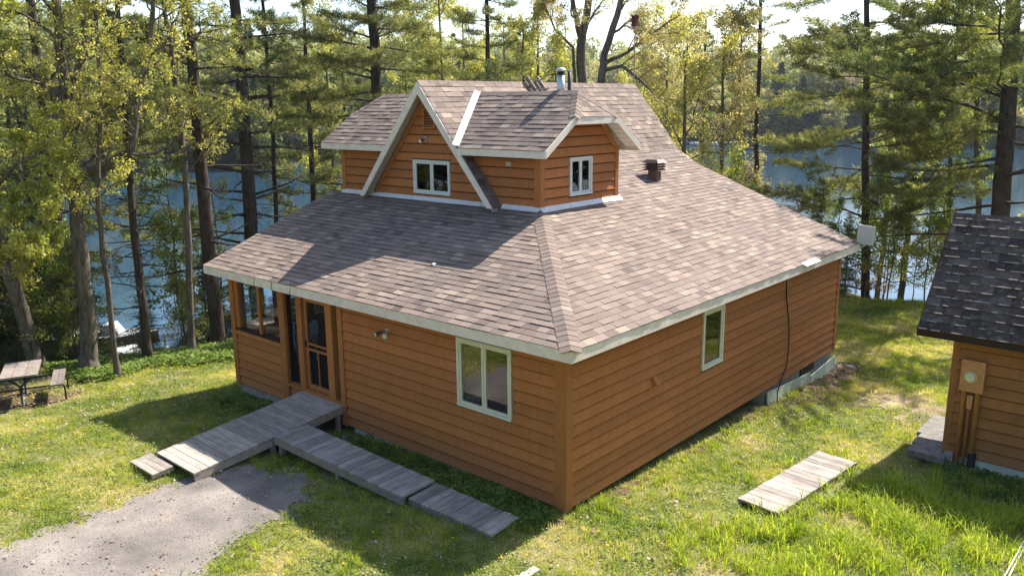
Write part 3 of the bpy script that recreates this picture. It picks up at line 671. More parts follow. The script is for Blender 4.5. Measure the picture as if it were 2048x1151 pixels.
# louvred gable vent
gv = H.part('gable_vent', MB().mbox(MU, (-6.55, 5.68, .0), (-6.18, 5.715, .05)).mbox(MU, (-6.55, 5.715, .0), (-6.515, 6.22, .05)).mbox(MU, (-6.215, 5.715, .0), (-6.18, 6.07, .05)).mesh('gv', 'siding_trim'))
sub(gv, 'backing', MB().mbox(MU, (-6.514, 5.716, .0), (-6.216, 6.10, .008)).mesh('gvb', 'dark_room'))
z = 5.73
while z < 6.12:
    r_ = min(-6.217, XC+(ZR-.14-z)/MA-.05)
    sub(gv, 'slat', MB().hexa([MU(-6.513, z, .01), MU(r_, z, .01), MU(r_, z, .05), MU(-6.513, z, .05), MU(-6.513, z+.035, .01), MU(r_, z+.035, .01), MU(r_, z+.02, .015), MU(-6.513, z+.02, .015)]).mesh('slat', 'siding_trim')); z += .058
# dormer walls
dw = MB()
dw.mbox(MU, (-4.75, 3.95, -.10), (XR-.002, ZDE-.02, -.002))
for (a, b, p, q) in rects_minus(YU+.11, YU+DD, 3.9, 5.25, [DW]): dw.mbox(MD, (a, p, -.10), (b, q, -.002))
dw.hexa([MD(YU+.02, 5.25, -.1), MD(YU+DD-.02, 5.25, -.1), MD(YU+DD-.02, 5.25, -.002), MD(YU+.02, 5.25, -.002), MD(YU+.62, 5.82, -.1), MD(YU+DD-.62, 5.82, -.1), MD(YU+DD-.62, 5.82, -.002), MD(YU+.62, 5.82, -.002)])
dw.box((-4.75, YU+DD-.1, 3.95), (XR-.12, YU+DD-.003, ZDE))
dwall = H.part('wall', dw.mesh('dormer_wall', 'siding_dark')); dwall['label'] = 'walls of the right dormer'
boards(dwall, MU, -5.2, XR-.10, 4.13, ZDE-.01, [], lim=lambda z: (XC+(ZR-.03-z)/MA+.02, 99), seed=6, exp=.20)
def lim_d(z):
    t = max(0, (z-ZDE+.12)/S3) ; return YD0+.20+t, YD1-.20-t
boards(dwall, MD, YU+.09, YU+DD-.09, 4.13, 5.86, [(DW[0]-.02, DW[1]+.02, DW[2]-.02, DW[3]+.02)], lim=lim_d, seed=7, exp=.20)
trim(dwall, MU, (XR-.12, 4.05, 0), (XR-.001, ZDE-.01, .044)); trim(dwall, MD, (YU-.046, 4.05, 0), (YU+.09, 5.30, .042)); trim(dwall, MD, (YU+DD-.09, 4.05, 0), (YU+DD+.03, 5.28, .042))
for s in (1,):
    y1, y2 = YU+DD, YU+DD-.62
    mb = MB().hexa([MD(y1-.02, 5.26, .026), MD(y1-.20, 5.26, .026), MD(y1-.20, 5.26, .045), MD(y1-.02, 5.26, .045), MD(y2+.03, 5.84, .026), MD(y2-.14, 5.84, .026), MD(y2-.14, 5.84, .045), MD(y2+.03, 5.84, .045)])
    sub(dwall, 'trim_board', mb.mesh('dormer_trim', 'siding_trim'))
# left dormer walls
lw = MB(); lw.mbox(MU, (-W+.002, 3.95, -.10), (-8.0, ZDE-.02, -.002)); lw.box((-W+.002, YU+.1, 2.6), (-W+.12, YU+DD, ZDE)); lw.box((-W+.12, YU+DD-.1, 3.0), (-8, YU+DD, ZDE))
lw.box((-W+.002, YU+DD-.1, 2.6), (-W+.11, D-.2, 2.9))
ldw = H.part('wall', lw.mesh('left_dormer_wall', 'siding_dark')); ldw['label'] = 'walls of the left dormer'
boards(ldw, MU, -W+.12, -7.5, 4.13, ZDE-.01, [], lim=lambda z: (-99, XC-(ZR-.03-z)/MA-.02), seed=8, exp=.20)
trim(ldw, MU, (-W-.03, 4.05, 0), (-W+.12, ZDE-.01, .044))
# flashing along the base of the upper storey
def z_front(y): return HT+S1*(y+O)
def z_right(x): return HT+S2*(O-x)
fl = MB()
for (a, b) in ((-W-.02, XC-XA-.05), (XC-XA+.02, XC+XA-.02), (XC+XA+.03, XR+.03)):
    k = max(1, int((b-a)/.5))
    for i in range(k):
        p, q = a+(b-a)*i/k, a+(b-a)*(i+1)/k; j = RND.uniform(-.012, .012); j2 = RND.uniform(-.012, .012)
        y0 = YU-.11
        fl.hexa([(p, y0+j, z_front(y0)+.018), (q, y0+j2, z_front(y0)+.018), (q, YU-.026, z_front(YU)+.014), (p, YU-.026, z_front(YU)+.014), (p, y0+j, z_front(y0)+.026), (q, y0+j2, z_front(y0)+.026), (q, YU-.026, z_front(YU)+.075), (p, YU-.026, z_front(YU)+.075)])
H.part('flashing', fl.mesh('flashing', 'flashing'))
fl = MB()
for i in range(6):
    p, q = YU-.05+(DD+.15)*i/6, YU-.05+(DD+.15)*(i+1)/6; x1 = XR+.13+RND.uniform(-.015, .015)
    fl.hexa([(XR+.025, p, z_right(XR+.02)+.012), (x1, p, z_right(x1)+.018), (x1, q, z_right(x1)+.018), (XR+.025, q, z_right(XR+.02)+.012), (XR+.025, p, z_right(XR)+.075), (x1, p, z_right(x1)+.027), (x1, q, z_right(x1)+.027), (XR+.025, q, z_right(XR)+.075)])
H.part('flashing', fl.mesh('flashing_side', 'flashing'))

# ---- roof slabs (decking) and shingle courses
class Slope:
    """origin P0, unit along e, unit up-slope s; polygon given in 3D (convex, eave first)"""
    def __init__(self, pts, e, part, th=.035, rowoff=0):
        self.pts = [Vector(p) for p in pts]; self.e = Vector(e).normalized()
        n = Vector((0, 0, 0)); c = self.pts
        for i in range(len(c)): n += (c[i]-c[0]).cross(c[(i+1) % len(c)]-c[0])
        n.normalize(); 
        if n.z < 0: n = -n
        self.n = n; self.s = n.cross(self.e).normalized()
        if self.s.z < 0: self.s = -self.s
        self.o = self.pts[0]; self.part = part
        self.q = [((p-self.o).dot(self.e), (p-self.o).dot(self.s)) for p in self.pts]
    def at(self, a, b, h=0): return self.o+self.e*a+self.s*b+self.n*h
    def span(self, b):
        xs = []; q = self.q; b = min(max(b, min(y for _, y in q)+1e-5), max(y for _, y in q)-1e-5)
        for i in range(len(q)):
            (x0, y0), (x1, y1) = q[i], q[(i+1) % len(q)]
            if (y0-b)*(y1-b) <= 0 and abs(y1-y0) > 1e-9: xs.append(x0+(x1-x0)*(b-y0)/(y1-y0))
        return (min(xs), max(xs)) if xs else (0, 0)
    def tabs(self, rg, exp=.145, wid=.25, over=.03, b_from=None, b_to=None, thick=1.0):
        out = []; bmin = min(y for _, y in self.q); bmax = max(y for _, y in self.q); b = bmin-over; row = 0
        if b_from is not None: b = b_from
        while b < bmax-.01:
            bt = min(b+exp+.012, bmax)
            l0, r0 = self.span(b); l1, r1 = self.span(bt)
            a = min(l0, l1)-rg.uniform(0, wid)-.001
            while a < max(r0, r1):
                wv = wid*rg.uniform(.8, 1.2); g = .0035
                p0, p1, t0, t1 = max(a, l0), min(a+wv-g, r0), max(a, l1), min(a+wv-g, r1)
                if (p1-p0 > .015 or t1-t0 > .015) and p1 > p0-.2 and t1 > t0-.2:
                    if p1 < p0: p0 = p1 = (p0+p1)/2
                    if t1 < t0: t0 = t1 = (t0+t1)/2
                    raised = rg.random() < .42
                    h = (.0165 if raised else .010)*thick+rg.uniform(-.001, .002)
                    tint = min(1, max(.14, rg.gauss(.50, .09)+(.05 if raised else 0)+(.26 if rg.random() < .12 else 0)-(.14 if rg.random() < .14 else 0)))
                    bj = rg.uniform(-.004, .004)
                    out.append((self, (p0, p1, t0, t1, b+bj, bt, h), tint))
                a += wv
            b += exp; row += 1
        return out
def tab_mesh_arrays(tabs):
    V = []; F = []; T = []
    for (S, (p0, p1, t0, t1, b, bt, h), tint) in tabs:
        k = len(V)
        V += [tuple(S.at(p0, b, .0)), tuple(S.at(p1, b, .0)), tuple(S.at(p1, b, h)), tuple(S.at(p0, b, h)), tuple(S.at(t0, bt, .004)), tuple(S.at(t1, bt, .004)), tuple(S.at(t1, bt, 0)), tuple(S.at(t0, bt, 0))]
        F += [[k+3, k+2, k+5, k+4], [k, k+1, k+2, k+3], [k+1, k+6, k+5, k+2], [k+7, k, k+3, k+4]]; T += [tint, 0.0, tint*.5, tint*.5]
    return V, F, T
SLOPES = []
def roof_part(label, slopes, mat='soffit', thing=H):
    mb = MB()
    for S in slopes: mb.poly(S.pts, .035, S.n)
    o = thing.part('roof', mb.mesh('roof_deck', mat)); o['label'] = label
    for S in slopes: S.part = o
    return o
YT = YU+.02
front = Slope([(XL, -O, HT), (O, -O, HT), (XR, YU, ZB), (XL, YU, ZB)], (1, 0, 0), None)
right = Slope([(O, -O, HT), (O, YR, HT), (-4.35, YR, z_right(-4.35)), (-4.35, YU+(-XR-4.35)*-1*(YU+O)/(O-XR), z_right(-4.35)), (XR, YU, ZB)], (0, 1, 0), None)
def prof(x): return min(9, ZR-MA*abs(x-XC))
k1 = (-4.35, z_right(-4.35)); k2 = (-4.62, z_right(-4.35)+.155); k3 = (-4.90, prof(-4.90)+.01)
f1 = Slope([(k1[0], YU+.05, k1[1]), (k1[0], YR, k1[1]), (k2[0], YR, k2[1]), (k2[0], YU+.05, k2[1])], (0, 1, 0), None)
f2 = Slope([(k2[0], YU+.05, k2[1]), (k2[0], YR, k2[1]), (k3[0], YR, k3[1]), (k3[0], YU+.05, k3[1])], (0, 1, 0), None)
ar = Slope([(k3[0], YA, prof(k3[0])+.01), (k3[0], YR, prof(k3[0])+.01), (XC, YR, ZR), (XC, YA, ZR)], (0, 1, 0), None)
af = Slope([(XC+XA, YA, ZA), (XC+XA, YU+.03, ZA), (k3[0], YU+.03, prof(k3[0])+.01), (k3[0], YA, prof(k3[0])+.01)], (0, 1, 0), None)
al = Slope([(XC-XA, YA, ZA), (XC-XA, YU+.03, ZA), (XC-1.48, YU+.03, prof(XC-1.48)), (XC-1.48, YA, prof(XC-1.48))], (0, 1, 0), None)
al2 = Slope([(XC-1.48, YA, prof(XC-1.48)), (XC-1.48, YR, prof(XC-1.48)), (XC, YR, ZR), (XC, YA, ZR)], (0, 1, 0), None)
lft = Slope([(XL, YU+DD, z_front(YU)-.9), (XL, YR, z_front(YU)-.9), (XC-1.48, YR, prof(XC-1.48)), (XC-1.48, YU+DD, prof(XC-1.48))], (0, 1, 0), None)
def zval(y): return ZDE+S3*(y-YD0)
def xval(z): return XC+(ZR-z)/MA
df = Slope([(xval(ZDE)-.0, YD0, ZDE), (XDE, YD0, ZDE), (XDE, YD0+(ZDF-ZDE)/S3, ZDF), (XDR, YM, ZDR), (xval(ZDR), YM, ZDR)], (1, 0, 0), None)
db = Slope([(xval(ZDE)-.0, YD1, ZDE), (XDE, YD1, ZDE), (XDE, YD1-(ZDF-ZDE)/S3, ZDF), (XDR, YM, ZDR), (xval(ZDR), YM, ZDR)], (1, 0, 0), None)
dj = Slope([(XDE, YD0+(ZDF-ZDE)/S3, ZDF), (XDE, YD1-(ZDF-ZDE)/S3, ZDF), (XDR, YM, ZDR)], (0, 1, 0), None)
mx = lambda x: 2*XC-x
XLE, XLR = -W-.3967, -W+.08
lf = Slope([(XLE, YD0, ZDE), (mx(xval(ZDE)), YD0, ZDE), (mx(xval(ZDR)), YM, ZDR), (XLR, YM, ZDR), (XLE, YD0+(ZDF-ZDE)/S3, ZDF)], (1, 0, 0), None)
lb = Slope([(XLE, YD1, ZDE), (mx(xval(ZDE)), YD1, ZDE), (mx(xval(ZDR)), YM, ZDR), (XLR, YM, ZDR), (XLE, YD1-(ZDF-ZDE)/S3, ZDF)], (1, 0, 0), None)
lj = Slope([(XLE, YD0+(ZDF-ZDE)/S3, ZDF), (XLE, YD1-(ZDF-ZDE)/S3, ZDF), (XLR, YM, ZDR)], (0, 1, 0), None)
ra = roof_part('broad front slope shaded by the gable', [front])
rb = roof_part('long right slope sweeping up to the ridge', [right, f1, f2])
rc = roof_part('steep A-frame roof with its ridge', [ar, af, al, al2, lft])
rd = roof_part('clipped-gable roof of the right dormer', [df, db, dj])
re_ = roof_part('clipped-gable roof of the left dormer', [lf, lb, lj])
rg = random.Random(77); alltabs = []
for S in (front, df, db, dj, lf, lb, lj): alltabs += S.tabs(rg)
t_ = right.tabs(rg, b_to=None); alltabs += t_
for S in (f1, f2): alltabs += S.tabs(rg, over=.004)
for S in (ar, af, al, al2, lft): alltabs += S.tabs(rg, over=.01)
def seen_size(t):
    S, (p0, p1, t0, t1, b, bt, h), _ = t
    c = S.at((p0+p1)/2, (b+bt)/2); v = CP-c; d = v.length; q = c-CP
    if q.dot(CF) <= 0: return 0
    return (p1-p0)*(bt-b)*max(0, S.n.dot(v/d))/d**2
alltabs.sort(key=seen_size, reverse=True)
NI = 296
for t in alltabs[:NI]:
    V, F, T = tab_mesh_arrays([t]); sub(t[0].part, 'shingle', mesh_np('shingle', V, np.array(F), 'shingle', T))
for prt in (ra, rb, rc, rd, re_):
    g_ = [t for t in alltabs[NI:] if t[0].part == prt]
    if g_:
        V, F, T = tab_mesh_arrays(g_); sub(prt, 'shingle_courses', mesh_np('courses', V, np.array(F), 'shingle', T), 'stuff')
# ridge and hip caps
def caps(part, p, q, n1, n2, wd=.15, exp=.14, name='ridge_cap', lift=.016):
    p, q = Vector(p), Vector(q); d = (q-p); L = d.length; d.normalize(); k = int(L/exp)
    n1, n2 = Vector(n1).normalized(), Vector(n2).normalized()
    s1 = d.cross(n1).normalized(); s2 = d.cross(n2).normalized(); up = (n1+n2).normalized()
    if s1.dot(n2) > 0: s1 = -s1
    if s2.dot(n1) > 0: s2 = -s2
    for i in range(k):
        a = p+d*(L*i/k-.02); b = p+d*(L*(i+1)/k+.015); hb, ht = up*lift, up*(lift*.45); th = up*.008
        V = []; 
        for (c, hh) in ((a, hb), (b, ht)):
            V += [c+s1*wd+hh*.7, c+hh, c+s2*wd+hh*.7, c+s1*wd+hh*.7+th, c+hh+th, c+s2*wd+hh*.7+th]
        F = [[3, 4, 10, 9], [4, 5, 11, 10], [0, 1, 4, 3], [1, 2, 5, 4], [0, 3, 9, 6], [2, 8, 11, 5]]
        t = min(.9, max(.2, RND.gauss(.52, .1)))
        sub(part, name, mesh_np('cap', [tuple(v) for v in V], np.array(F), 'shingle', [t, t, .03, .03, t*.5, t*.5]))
caps(rb, (O, -O, HT), (XR+.03*(O-XR), YU-.03*(YU+O), ZB-.03*(ZB-HT)), front.n, right.n, .17, .15)
caps(rc, (XC, YA, ZR), (XC, YR, ZR), ar.n, al2.n, .15, .30)
caps(rd, (xval(ZDR)+.1, YM, ZDR), (XDR, YM, ZDR), df.n, db.n, .13, .28)
caps(rd, (XDE, YD0+(ZDF-ZDE)/S3, ZDF), (XDR, YM, ZDR), df.n, dj.n, .13, .14)
caps(rd, (XDE, YD1-(ZDF-ZDE)/S3, ZDF), (XDR, YM, ZDR), db.n, dj.n, .13, .14)
caps(re_, (mx(xval(ZDR)), YM, ZDR), (XLR, YM, ZDR), lf.n, lb.n, .13, .28)
caps(re_, (XLE, YD0+(ZDF-ZDE)/S3, ZDF), (XLR, YM, ZDR), lf.n, lj.n, .13, .14)
# ---- fascia boards
def fascia(p, q, h, th, out, name='fascia', mat='white_paint', drop=(0, 0, -1), lift=-.004):
    p, q, out, dn = Vector(p), Vector(q), Vector(out), Vector(drop); a = out*th; off = -dn*lift
    return H.part(name, MB().hexa([p+off, q+off, q+off+a, p+off+a, p+off+dn*h, q+off+dn*h, q+off+dn*h+a, p+off+dn*h+a]).mesh(name, mat))
fascia((XL, -O, HT-.004), (O+.02, -O, HT-.004), .183, .02, (0, -1, 0)); fascia((O, -O, HT-.004), (O, YR, HT-.004), .183, .02, (1, 0, 0))
dn = 1/math.sqrt(1+S1*S1)
fascia((XL, -O, HT-.004), (XL, YU, z_front(YU)-.004), .183, .02, (-1, 0, 0))
fascia((O, YR, HT-.004), (-4.35, YR, z_right(-4.35)-.004), .183, .02, (0, 1, 0)); fascia((-4.35, YR, z_right(-4.35)), (k3[0], YR, prof(k3[0])), .183, .02, (0, 1, 0))
for s in (1, -1):   # A-frame rakes front
    top = (XC, YA, ZR-.006); bot = (XC+s*XA*1.005, YA, ZA-.01); hh = .17*math.sqrt(1+MA*MA)
    mb = MB().hexa([Vector(top), Vector(bot), Vector(bot)+Vector((0, -.025, 0)), Vector(top)+Vector((0, -.025, 0)), Vector(top)-Vector((0, 0, hh)), Vector(bot)-Vector((s*.155, 0, .01)), Vector(bot)-Vector((s*.155, .025, .01)), Vector(top)-Vector((0, .025, hh))])
    H.part('rake_board', mb.mesh('rake', 'white_paint'))
    # soffit panels under the overhang
    n_s = 24
    so = H.part('soffit', MB().hexa([(XC, YA, ZR-.06), (XC+s*XA, YA, ZA-.06), (XC+s*XA, YU, ZA-.06), (XC, YU, ZR-.06), (XC, YA, ZR-.08), (XC+s*XA, YA, ZA-.08), (XC+s*XA, YU, ZA-.08), (XC, YU, ZR-.08)]).mesh('soffit', 'soffit'))
    for i in range(n_s):
        a, b = i/n_s, (i+.93)/n_s; A = Vector((XC, 0, ZR-.082)).lerp(Vector((XC+s*XA, 0, ZA-.082)), a); B = Vector((XC, 0, ZR-.082)).lerp(Vector((XC+s*XA, 0, ZA-.082)), b)
        sub(so, 'panel', MB().hexa([(A.x, YA, A.z), (B.x, YA, B.z), (B.x, YU-.03, B.z), (A.x, YU-.03, A.z), (A.x, YA, A.z-.006), (B.x, YA, B.z-.012), (B.x, YU-.03, B.z-.012), (A.x, YU-.03, A.z-.006)]).mesh('panel', 'soffit'))
fascia((XC, YR, ZR-.006), (k3[0], YR, prof(k3[0])-.006), .25, .02, (0, 1, 0))
fascia((xval(ZDE)+.03, YD0, ZDE-.004), (XDE+.02, YD0, ZDE-.004), .15, .02, (0, -1, 0)); fascia((XLE-.02, YD0, ZDE-.004), (mx(xval(ZDE))-.02, YD0, ZDE-.004), .15, .02, (0, -1, 0))
for (xe, o_) in ((XDE, 1), (XLE, -1)):
    ya, yb = YD0+(ZDF-ZDE)/S3, YD1-(ZDF-ZDE)/S3
    for (p, q) in (((xe, YD0, ZDE-.004), (xe, ya, ZDF-.004)), ((xe, ya, ZDF-.004), (xe, yb, ZDF-.004)), ((xe, yb, ZDF-.004), (xe, YD1, ZDE-.004))): fascia(p, q, .15, .022, (o_, 0, 0))
fascia((xval(ZDE), YD1, ZDE-.004), (XDE, YD1, ZDE-.004), .15, .02, (0, 1, 0))
# dormer soffit panels
for (p0, p1, nn) in (((YD1, ZDE-.055), (YD1-(ZDF-ZDE)/S3, ZDF-.055), 6), ((YD0, ZDE-.055), (YD0+(ZDF-ZDE)/S3, ZDF-.055), 6), ((YD0+(ZDF-ZDE)/S3, ZDF-.055), (YD1-(ZDF-ZDE)/S3, ZDF-.055), 7)):
    so = H.part('soffit', MB().hexa([(XR, p0[0], p0[1]), (XDE, p0[0], p0[1]), (XDE, p1[0], p1[1]), (XR, p1[0], p1[1]), (XR, p0[0], p0[1]-.01), (XDE, p0[0], p0[1]-.01), (XDE, p1[0], p1[1]-.01), (XR, p1[0], p1[1]-.01)]).mesh('soffit', 'soffit'))
    for i in range(nn):
        a, b = i/nn, (i+.94)/nn; ya_, za_ = p0[0]+(p1[0]-p0[0])*a, p0[1]+(p1[1]-p0[1])*a-.012; yb_, zb_ = p0[0]+(p1[0]-p0[0])*b, p0[1]+(p1[1]-p0[1])*b-.012
        sub(so, 'panel', MB().hexa([(XR+.03, ya_, za_), (XDE, ya_, za_), (XDE, yb_, zb_), (XR+.03, yb_, zb_), (XR+.03, ya_, za_-.006), (XDE, ya_, za_-.006), (XDE, yb_, zb_-.014), (XR+.03, yb_, zb_-.014)]).mesh('panel', 'white_vinyl'))
H.part('soffit', MB().box((XL+.02, -O+.002, HE+.004), (O-.002, -.04, HE+.02)).box((.04, -.03, HE+.004), (O-.002, YR-.01, HE+.02)).mesh('soffit', 'soffit'))
# valley flashing between A-frame slope and dormer roof
va, vb = Vector((xval(ZDE), YD0-.02, ZDE)), Vector((xval(ZDR), YM, ZDR)); dv = (vb-va).normalized()
for sgn, other in ((1, 0),):
    s1 = ar.n.cross(dv).normalized(); s1 = s1 if s1.x < 0 or s1.z > 0 else -s1
    if s1.z < 0: s1 = -s1
    s2 = df.n.cross(dv).normalized(); s2 = s2 if s2.x > 0 else -s2
    up = (ar.n+df.n).normalized()*.03
    V = [va+s1*.10+ar.n*.024, vb+s1*.10+ar.n*.024, va+up*1.6, vb+up*1.6, va+s2*.09+df.n*.026, vb+s2*.09+df.n*.026]
    V = V+[v-Vector((0, 0, .02)) for v in V]
    H.part('valley_flashing', mesh_np('valley', [tuple(v) for v in V], np.array([[0, 2, 3, 1], [2, 4, 5, 3], [0, 6, 8, 2], [2, 8, 10, 4], [1, 3, 9, 7], [3, 5, 11, 9], [0, 1, 7, 6], [4, 10, 11, 5]]), 'flashing'))

# ---- things on the house
def lathe(mb, c, prof_, n=16):
    c = Vector(c); b = len(mb.v)
    for (r, z) in prof_:
        for k in range(n): t = 2*math.pi*k/n; mb.v.append((c.x+r*math.cos(t), c.y+r*math.sin(t), c.z+z))
    for i in range(len(prof_)-1):
        for k in range(n): k2 = (k+1) % n; mb.q.append([b+i*n+k, b+i*n+k2, b+(i+1)*n+k2, b+(i+1)*n+k]); mb.tint.append(.5)
    return mb
# metal chimney
cx, cyy = -3.86, 4.78
ch = H.part('chimney_pipe', lathe(MB(), (cx, cyy, 6.2), [(0, 0), (.085, 0), (.085, .60), (.075, .60)]).mesh('pipe', 'galvanised', True)); ch['label'] = 'round metal stove chimney'
sub(ch, 'collar', lathe(MB(), (cx, cyy, 6.79), [(.085, 0), (.10, .004), (.10, .022), (.07, .03), (.07, .07), (.06, .07)]).mesh('collar', 'black_metal', True))
sub(ch, 'rain_cap', lathe(MB(), (cx, cyy, 6.855), [(.10, 0), (.118, .015), (.115, .04), (.06, .075), (0, .085)]).mesh('cap', 'galvanised', True))
vp = H.part('vent_pipe', lathe(MB(), (cx-.02, cyy+.32, 6.2), [(0, 0), (.038, 0), (.038, .68), (.03, .68), (.03, .5)]).mesh('vent_pipe', 'black_metal', True))
sub(vp, 'blue_collar', lathe(MB(), (cx-.02, cyy+.32, 6.85), [(.038, 0), (.041, .002), (.041, .03), (.03, .03)]).mesh('blue', simple('blue_tape', (.05, .25, .5)).name, True))
# roof ventilator with stacked hoods
vx, vy = -3.80, 8.52; vz = z_right(vx)
ang = 0
rv_ = Thing('roof_ventilator', 'brown metal roof ventilator with stacked square hoods on the long right slope', 'roof vent', (vx, vy, vz))
mb = MB(); mb.hexa([(vx-.13, vy-.13, vz-.06), (vx+.13, vy-.13, vz-.06), (vx+.13, vy+.13, vz-.06), (vx-.13, vy+.13, vz-.06), (vx-.11, vy-.11, vz+.26), (vx+.11, vy-.11, vz+.26), (vx+.11, vy+.11, vz+.26), (vx-.11, vy+.11, vz+.26)])
rv_.part('neck', mb.mesh('neck', 'brown_metal'))
for k in range(3):
    z0 = vz+.215+k*.062; r0, r1 = .235, .15
    rv_.part('louvre', MB().hexa([(vx-r0, vy-r0, z0), (vx+r0, vy-r0, z0), (vx+r0, vy+r0, z0), (vx-r0, vy+r0, z0), (vx-r1, vy-r1, z0+.05), (vx+r1, vy-r1, z0+.05), (vx+r1, vy+r1, z0+.05), (vx-r1, vy+r1, z0+.05)]).mesh('louvre', 'brown_metal'))
z0 = vz+.40
rv_.part('cap', MB().hexa([(vx-.235, vy-.235, z0), (vx+.235, vy-.235, z0), (vx+.235, vy+.235, z0), (vx-.235, vy+.235, z0), (vx-.15, vy-.15, z0+.085), (vx+.15, vy-.15, z0+.085), (vx+.15, vy+.15, z0+.085), (vx-.15, vy+.15, z0+.085)]).mesh('cap', 'brown_metal'))
# wooden roof ladder hooked on the ridge
def arp(y, t, h): # point on the A-frame slope at y, t metres down from ridge, h above
    c = ar.s*(-t); return Vector((XC, y, ZR))+c+ar.n*h
la = Thing('roof_ladder', 'short weathered wooden ladder hooked over the ridge beside the chimney', 'ladder', (XC, 6.8, ZR))
for y in (6.62, 7.02): la.part('rail', MB().hexa([arp(y-.03, -.10, .05), arp(y+.03, -.10, .05), arp(y+.03, -.10, .15), arp(y-.03, -.10, .15), arp(y+.03, .62, .03), arp(y+.09, .62, .03), arp(y+.09, .62, .12), arp(y+.03, .62, .12)]).mesh('rail', 'table_wood'))
for t in (.02, .30, .56): la.part('rung', MB().bar(arp(6.56+t*.1, t, .13), arp(7.12+t*.1, t, .13), .05, .03).mesh('rung', 'table_wood'))
# pole with box at the rear ridge end
po = Thing('birdhouse_pole', 'thin pole at the rear ridge end with a small dark red box on top', 'pole', (-6.45, 11.56, 6.3))
po.part('pole', MB().tube([(-6.45, 11.56, 5.9), (-6.45, 11.56, 8.28)], .018, 6).mesh('pole', 'raw_lumber'))
po.part('box', MB().box((-6.53, 11.48, 8.33), (-6.38, 11.63, 8.60)).mesh('box', 'red_box')); po.part('base_block', MB().box((-6.53, 11.48, 8.24), (-6.37, 11.64, 8.325)).mesh('base', 'raw_lumber'))
po.part('lid', MB().box((-6.55, 11.46, 8.602), (-6.36, 11.65, 8.625)).mesh('lid', 'red_box'))
# spotlights on walls
def floodlight(x, z, M, label, lamps=2):
    b = M(x, z, 0); f = Thing('floodlight', label, 'light', b)
    f.part('back_plate', MB().mbox(M, (x-.05, z-.05, .018), (x+.05, z+.05, .04)).mesh('plate', 'galvanised'))
    for k in range(lamps):
        sx = (-1 if k == 0 else 1) if lamps == 2 else 0
        A = Vector(M(x+sx*.03, z, .04)); B = Vector(M(x+sx*.09, z-.02, .10)); Cc = Vector(M(x+sx*.13, z-.05, .20))
        d = (Cc-B).normalized()
        h = f.part('lamp', MB().tube([A, B, B+d*.03, B+d*.09, Cc], [.014, .02, .035, .055, .062], 10).mesh('lamp', 'brown_metal' if k == 0 else 'galvanised', True))
        sub(h, 'bulb', MB().tube([Cc-d*.01, Cc+d*.012], [.056, .04], 10).mesh('bulb', 'meter_glass', True))
floodlight(-4.11, 2.17, MF, 'twin-lamp outdoor floodlight on the front wall between door and window')
floodlight(-6.50, 5.46, MU, 'small single spotlight on the A-frame gable above the window', 1)
tag(link('vent_hood', MB().hexa([(.024, 2.40, 1.42), (.14, 2.40, 1.42), (.14, 2.54, 1.42), (.024, 2.54, 1.42), (.024, 2.41, 1.56), (.035, 2.41, 1.56), (.035, 2.53, 1.56), (.024, 2.53, 1.56)]).mesh('hood', 'siding_trim')), 'small brown dryer vent hood on the long right wall', 'vent')
tag(link('junction_box', MB().mbox(MU, (-4.09, 4.96, .024), (-3.96, 5.05, .06)).mbox(MU, (-4.075, 4.972, .06), (-4.045, 5.038, .066)).mbox(MU, (-4.035, 4.972, .06), (-4.005, 5.038, .066)).mesh('jb', 'soffit')), 'small tan utility box on the dormer front wall', 'utility box')
cb = [(.058, 7.80, 2.54), (.056, 7.88, 2.0), (.057, 8.06, 1.5), (.056, 8.18, 1.05), (.057, 8.19, .6), (.058, 8.12, .30), (.06, 7.85, .02), (.10, 7.62, -.2), (.16, 7.5, -.37)]
tag(link('wall_cable', MB().tube(cb, .013, 6).mesh('cable', 'rubber', True)), 'black cable hanging down the long right wall', 'cable')
# antenna on rear right eave corner
an = Thing('panel_antenna', 'square off-white panel antenna at the far right eave corner', 'antenna', (.42, 11.6, 2.7))
an.part('panel', MB().hexa([(.22, 11.60, 2.70), (.61, 11.62, 2.68), (.61, 11.68, 2.68), (.22, 11.66, 2.70), (.24, 11.60, 3.18), (.64, 11.62, 3.14), (.64, 11.68, 3.14), (.24, 11.66, 3.18)]).mesh('panel', 'grey_plastic'))
an.part('bracket', MB().tube([(.35, 11.45, 2.62), (.42, 11.64, 2.66), (.42, 11.70, 2.95)], .02, 6).mesh('bracket', 'galvanised'))
tag(link('eave_deflector', MB().hexa([(O-.02, 7.95, 2.745), (O-.02, 8.75, 2.745), (O+.10, 8.75, 2.69), (O+.10, 7.95, 2.69), (O-.02, 7.95, 2.762), (O-.02, 8.75, 2.762), (O+.115, 8.75, 2.71), (O+.115, 7.95, 2.71)]).mesh('defl', 'white_vinyl')), 'short white metal drip deflector on the right eave', 'deflector')
tag(link('shingle_scrap', MB().hexa([(-4.02, 1.02, z_front(1.02)+.02), (-3.93, 1.0, z_front(1.0)+.02), (-3.92, 1.07, z_front(1.07)+.022), (-4.0, 1.08, z_front(1.08)+.02), (-4.0, 1.03, z_front(1.03)+.04), (-3.95, 1.02, z_front(1.02)+.04), (-3.94, 1.06, z_front(1.06)+.042), (-3.99, 1.06, z_front(1.06)+.04)]).mesh('scrap', 'white_vinyl')), 'tiny white scrap lying on the front roof slope', 'scrap')

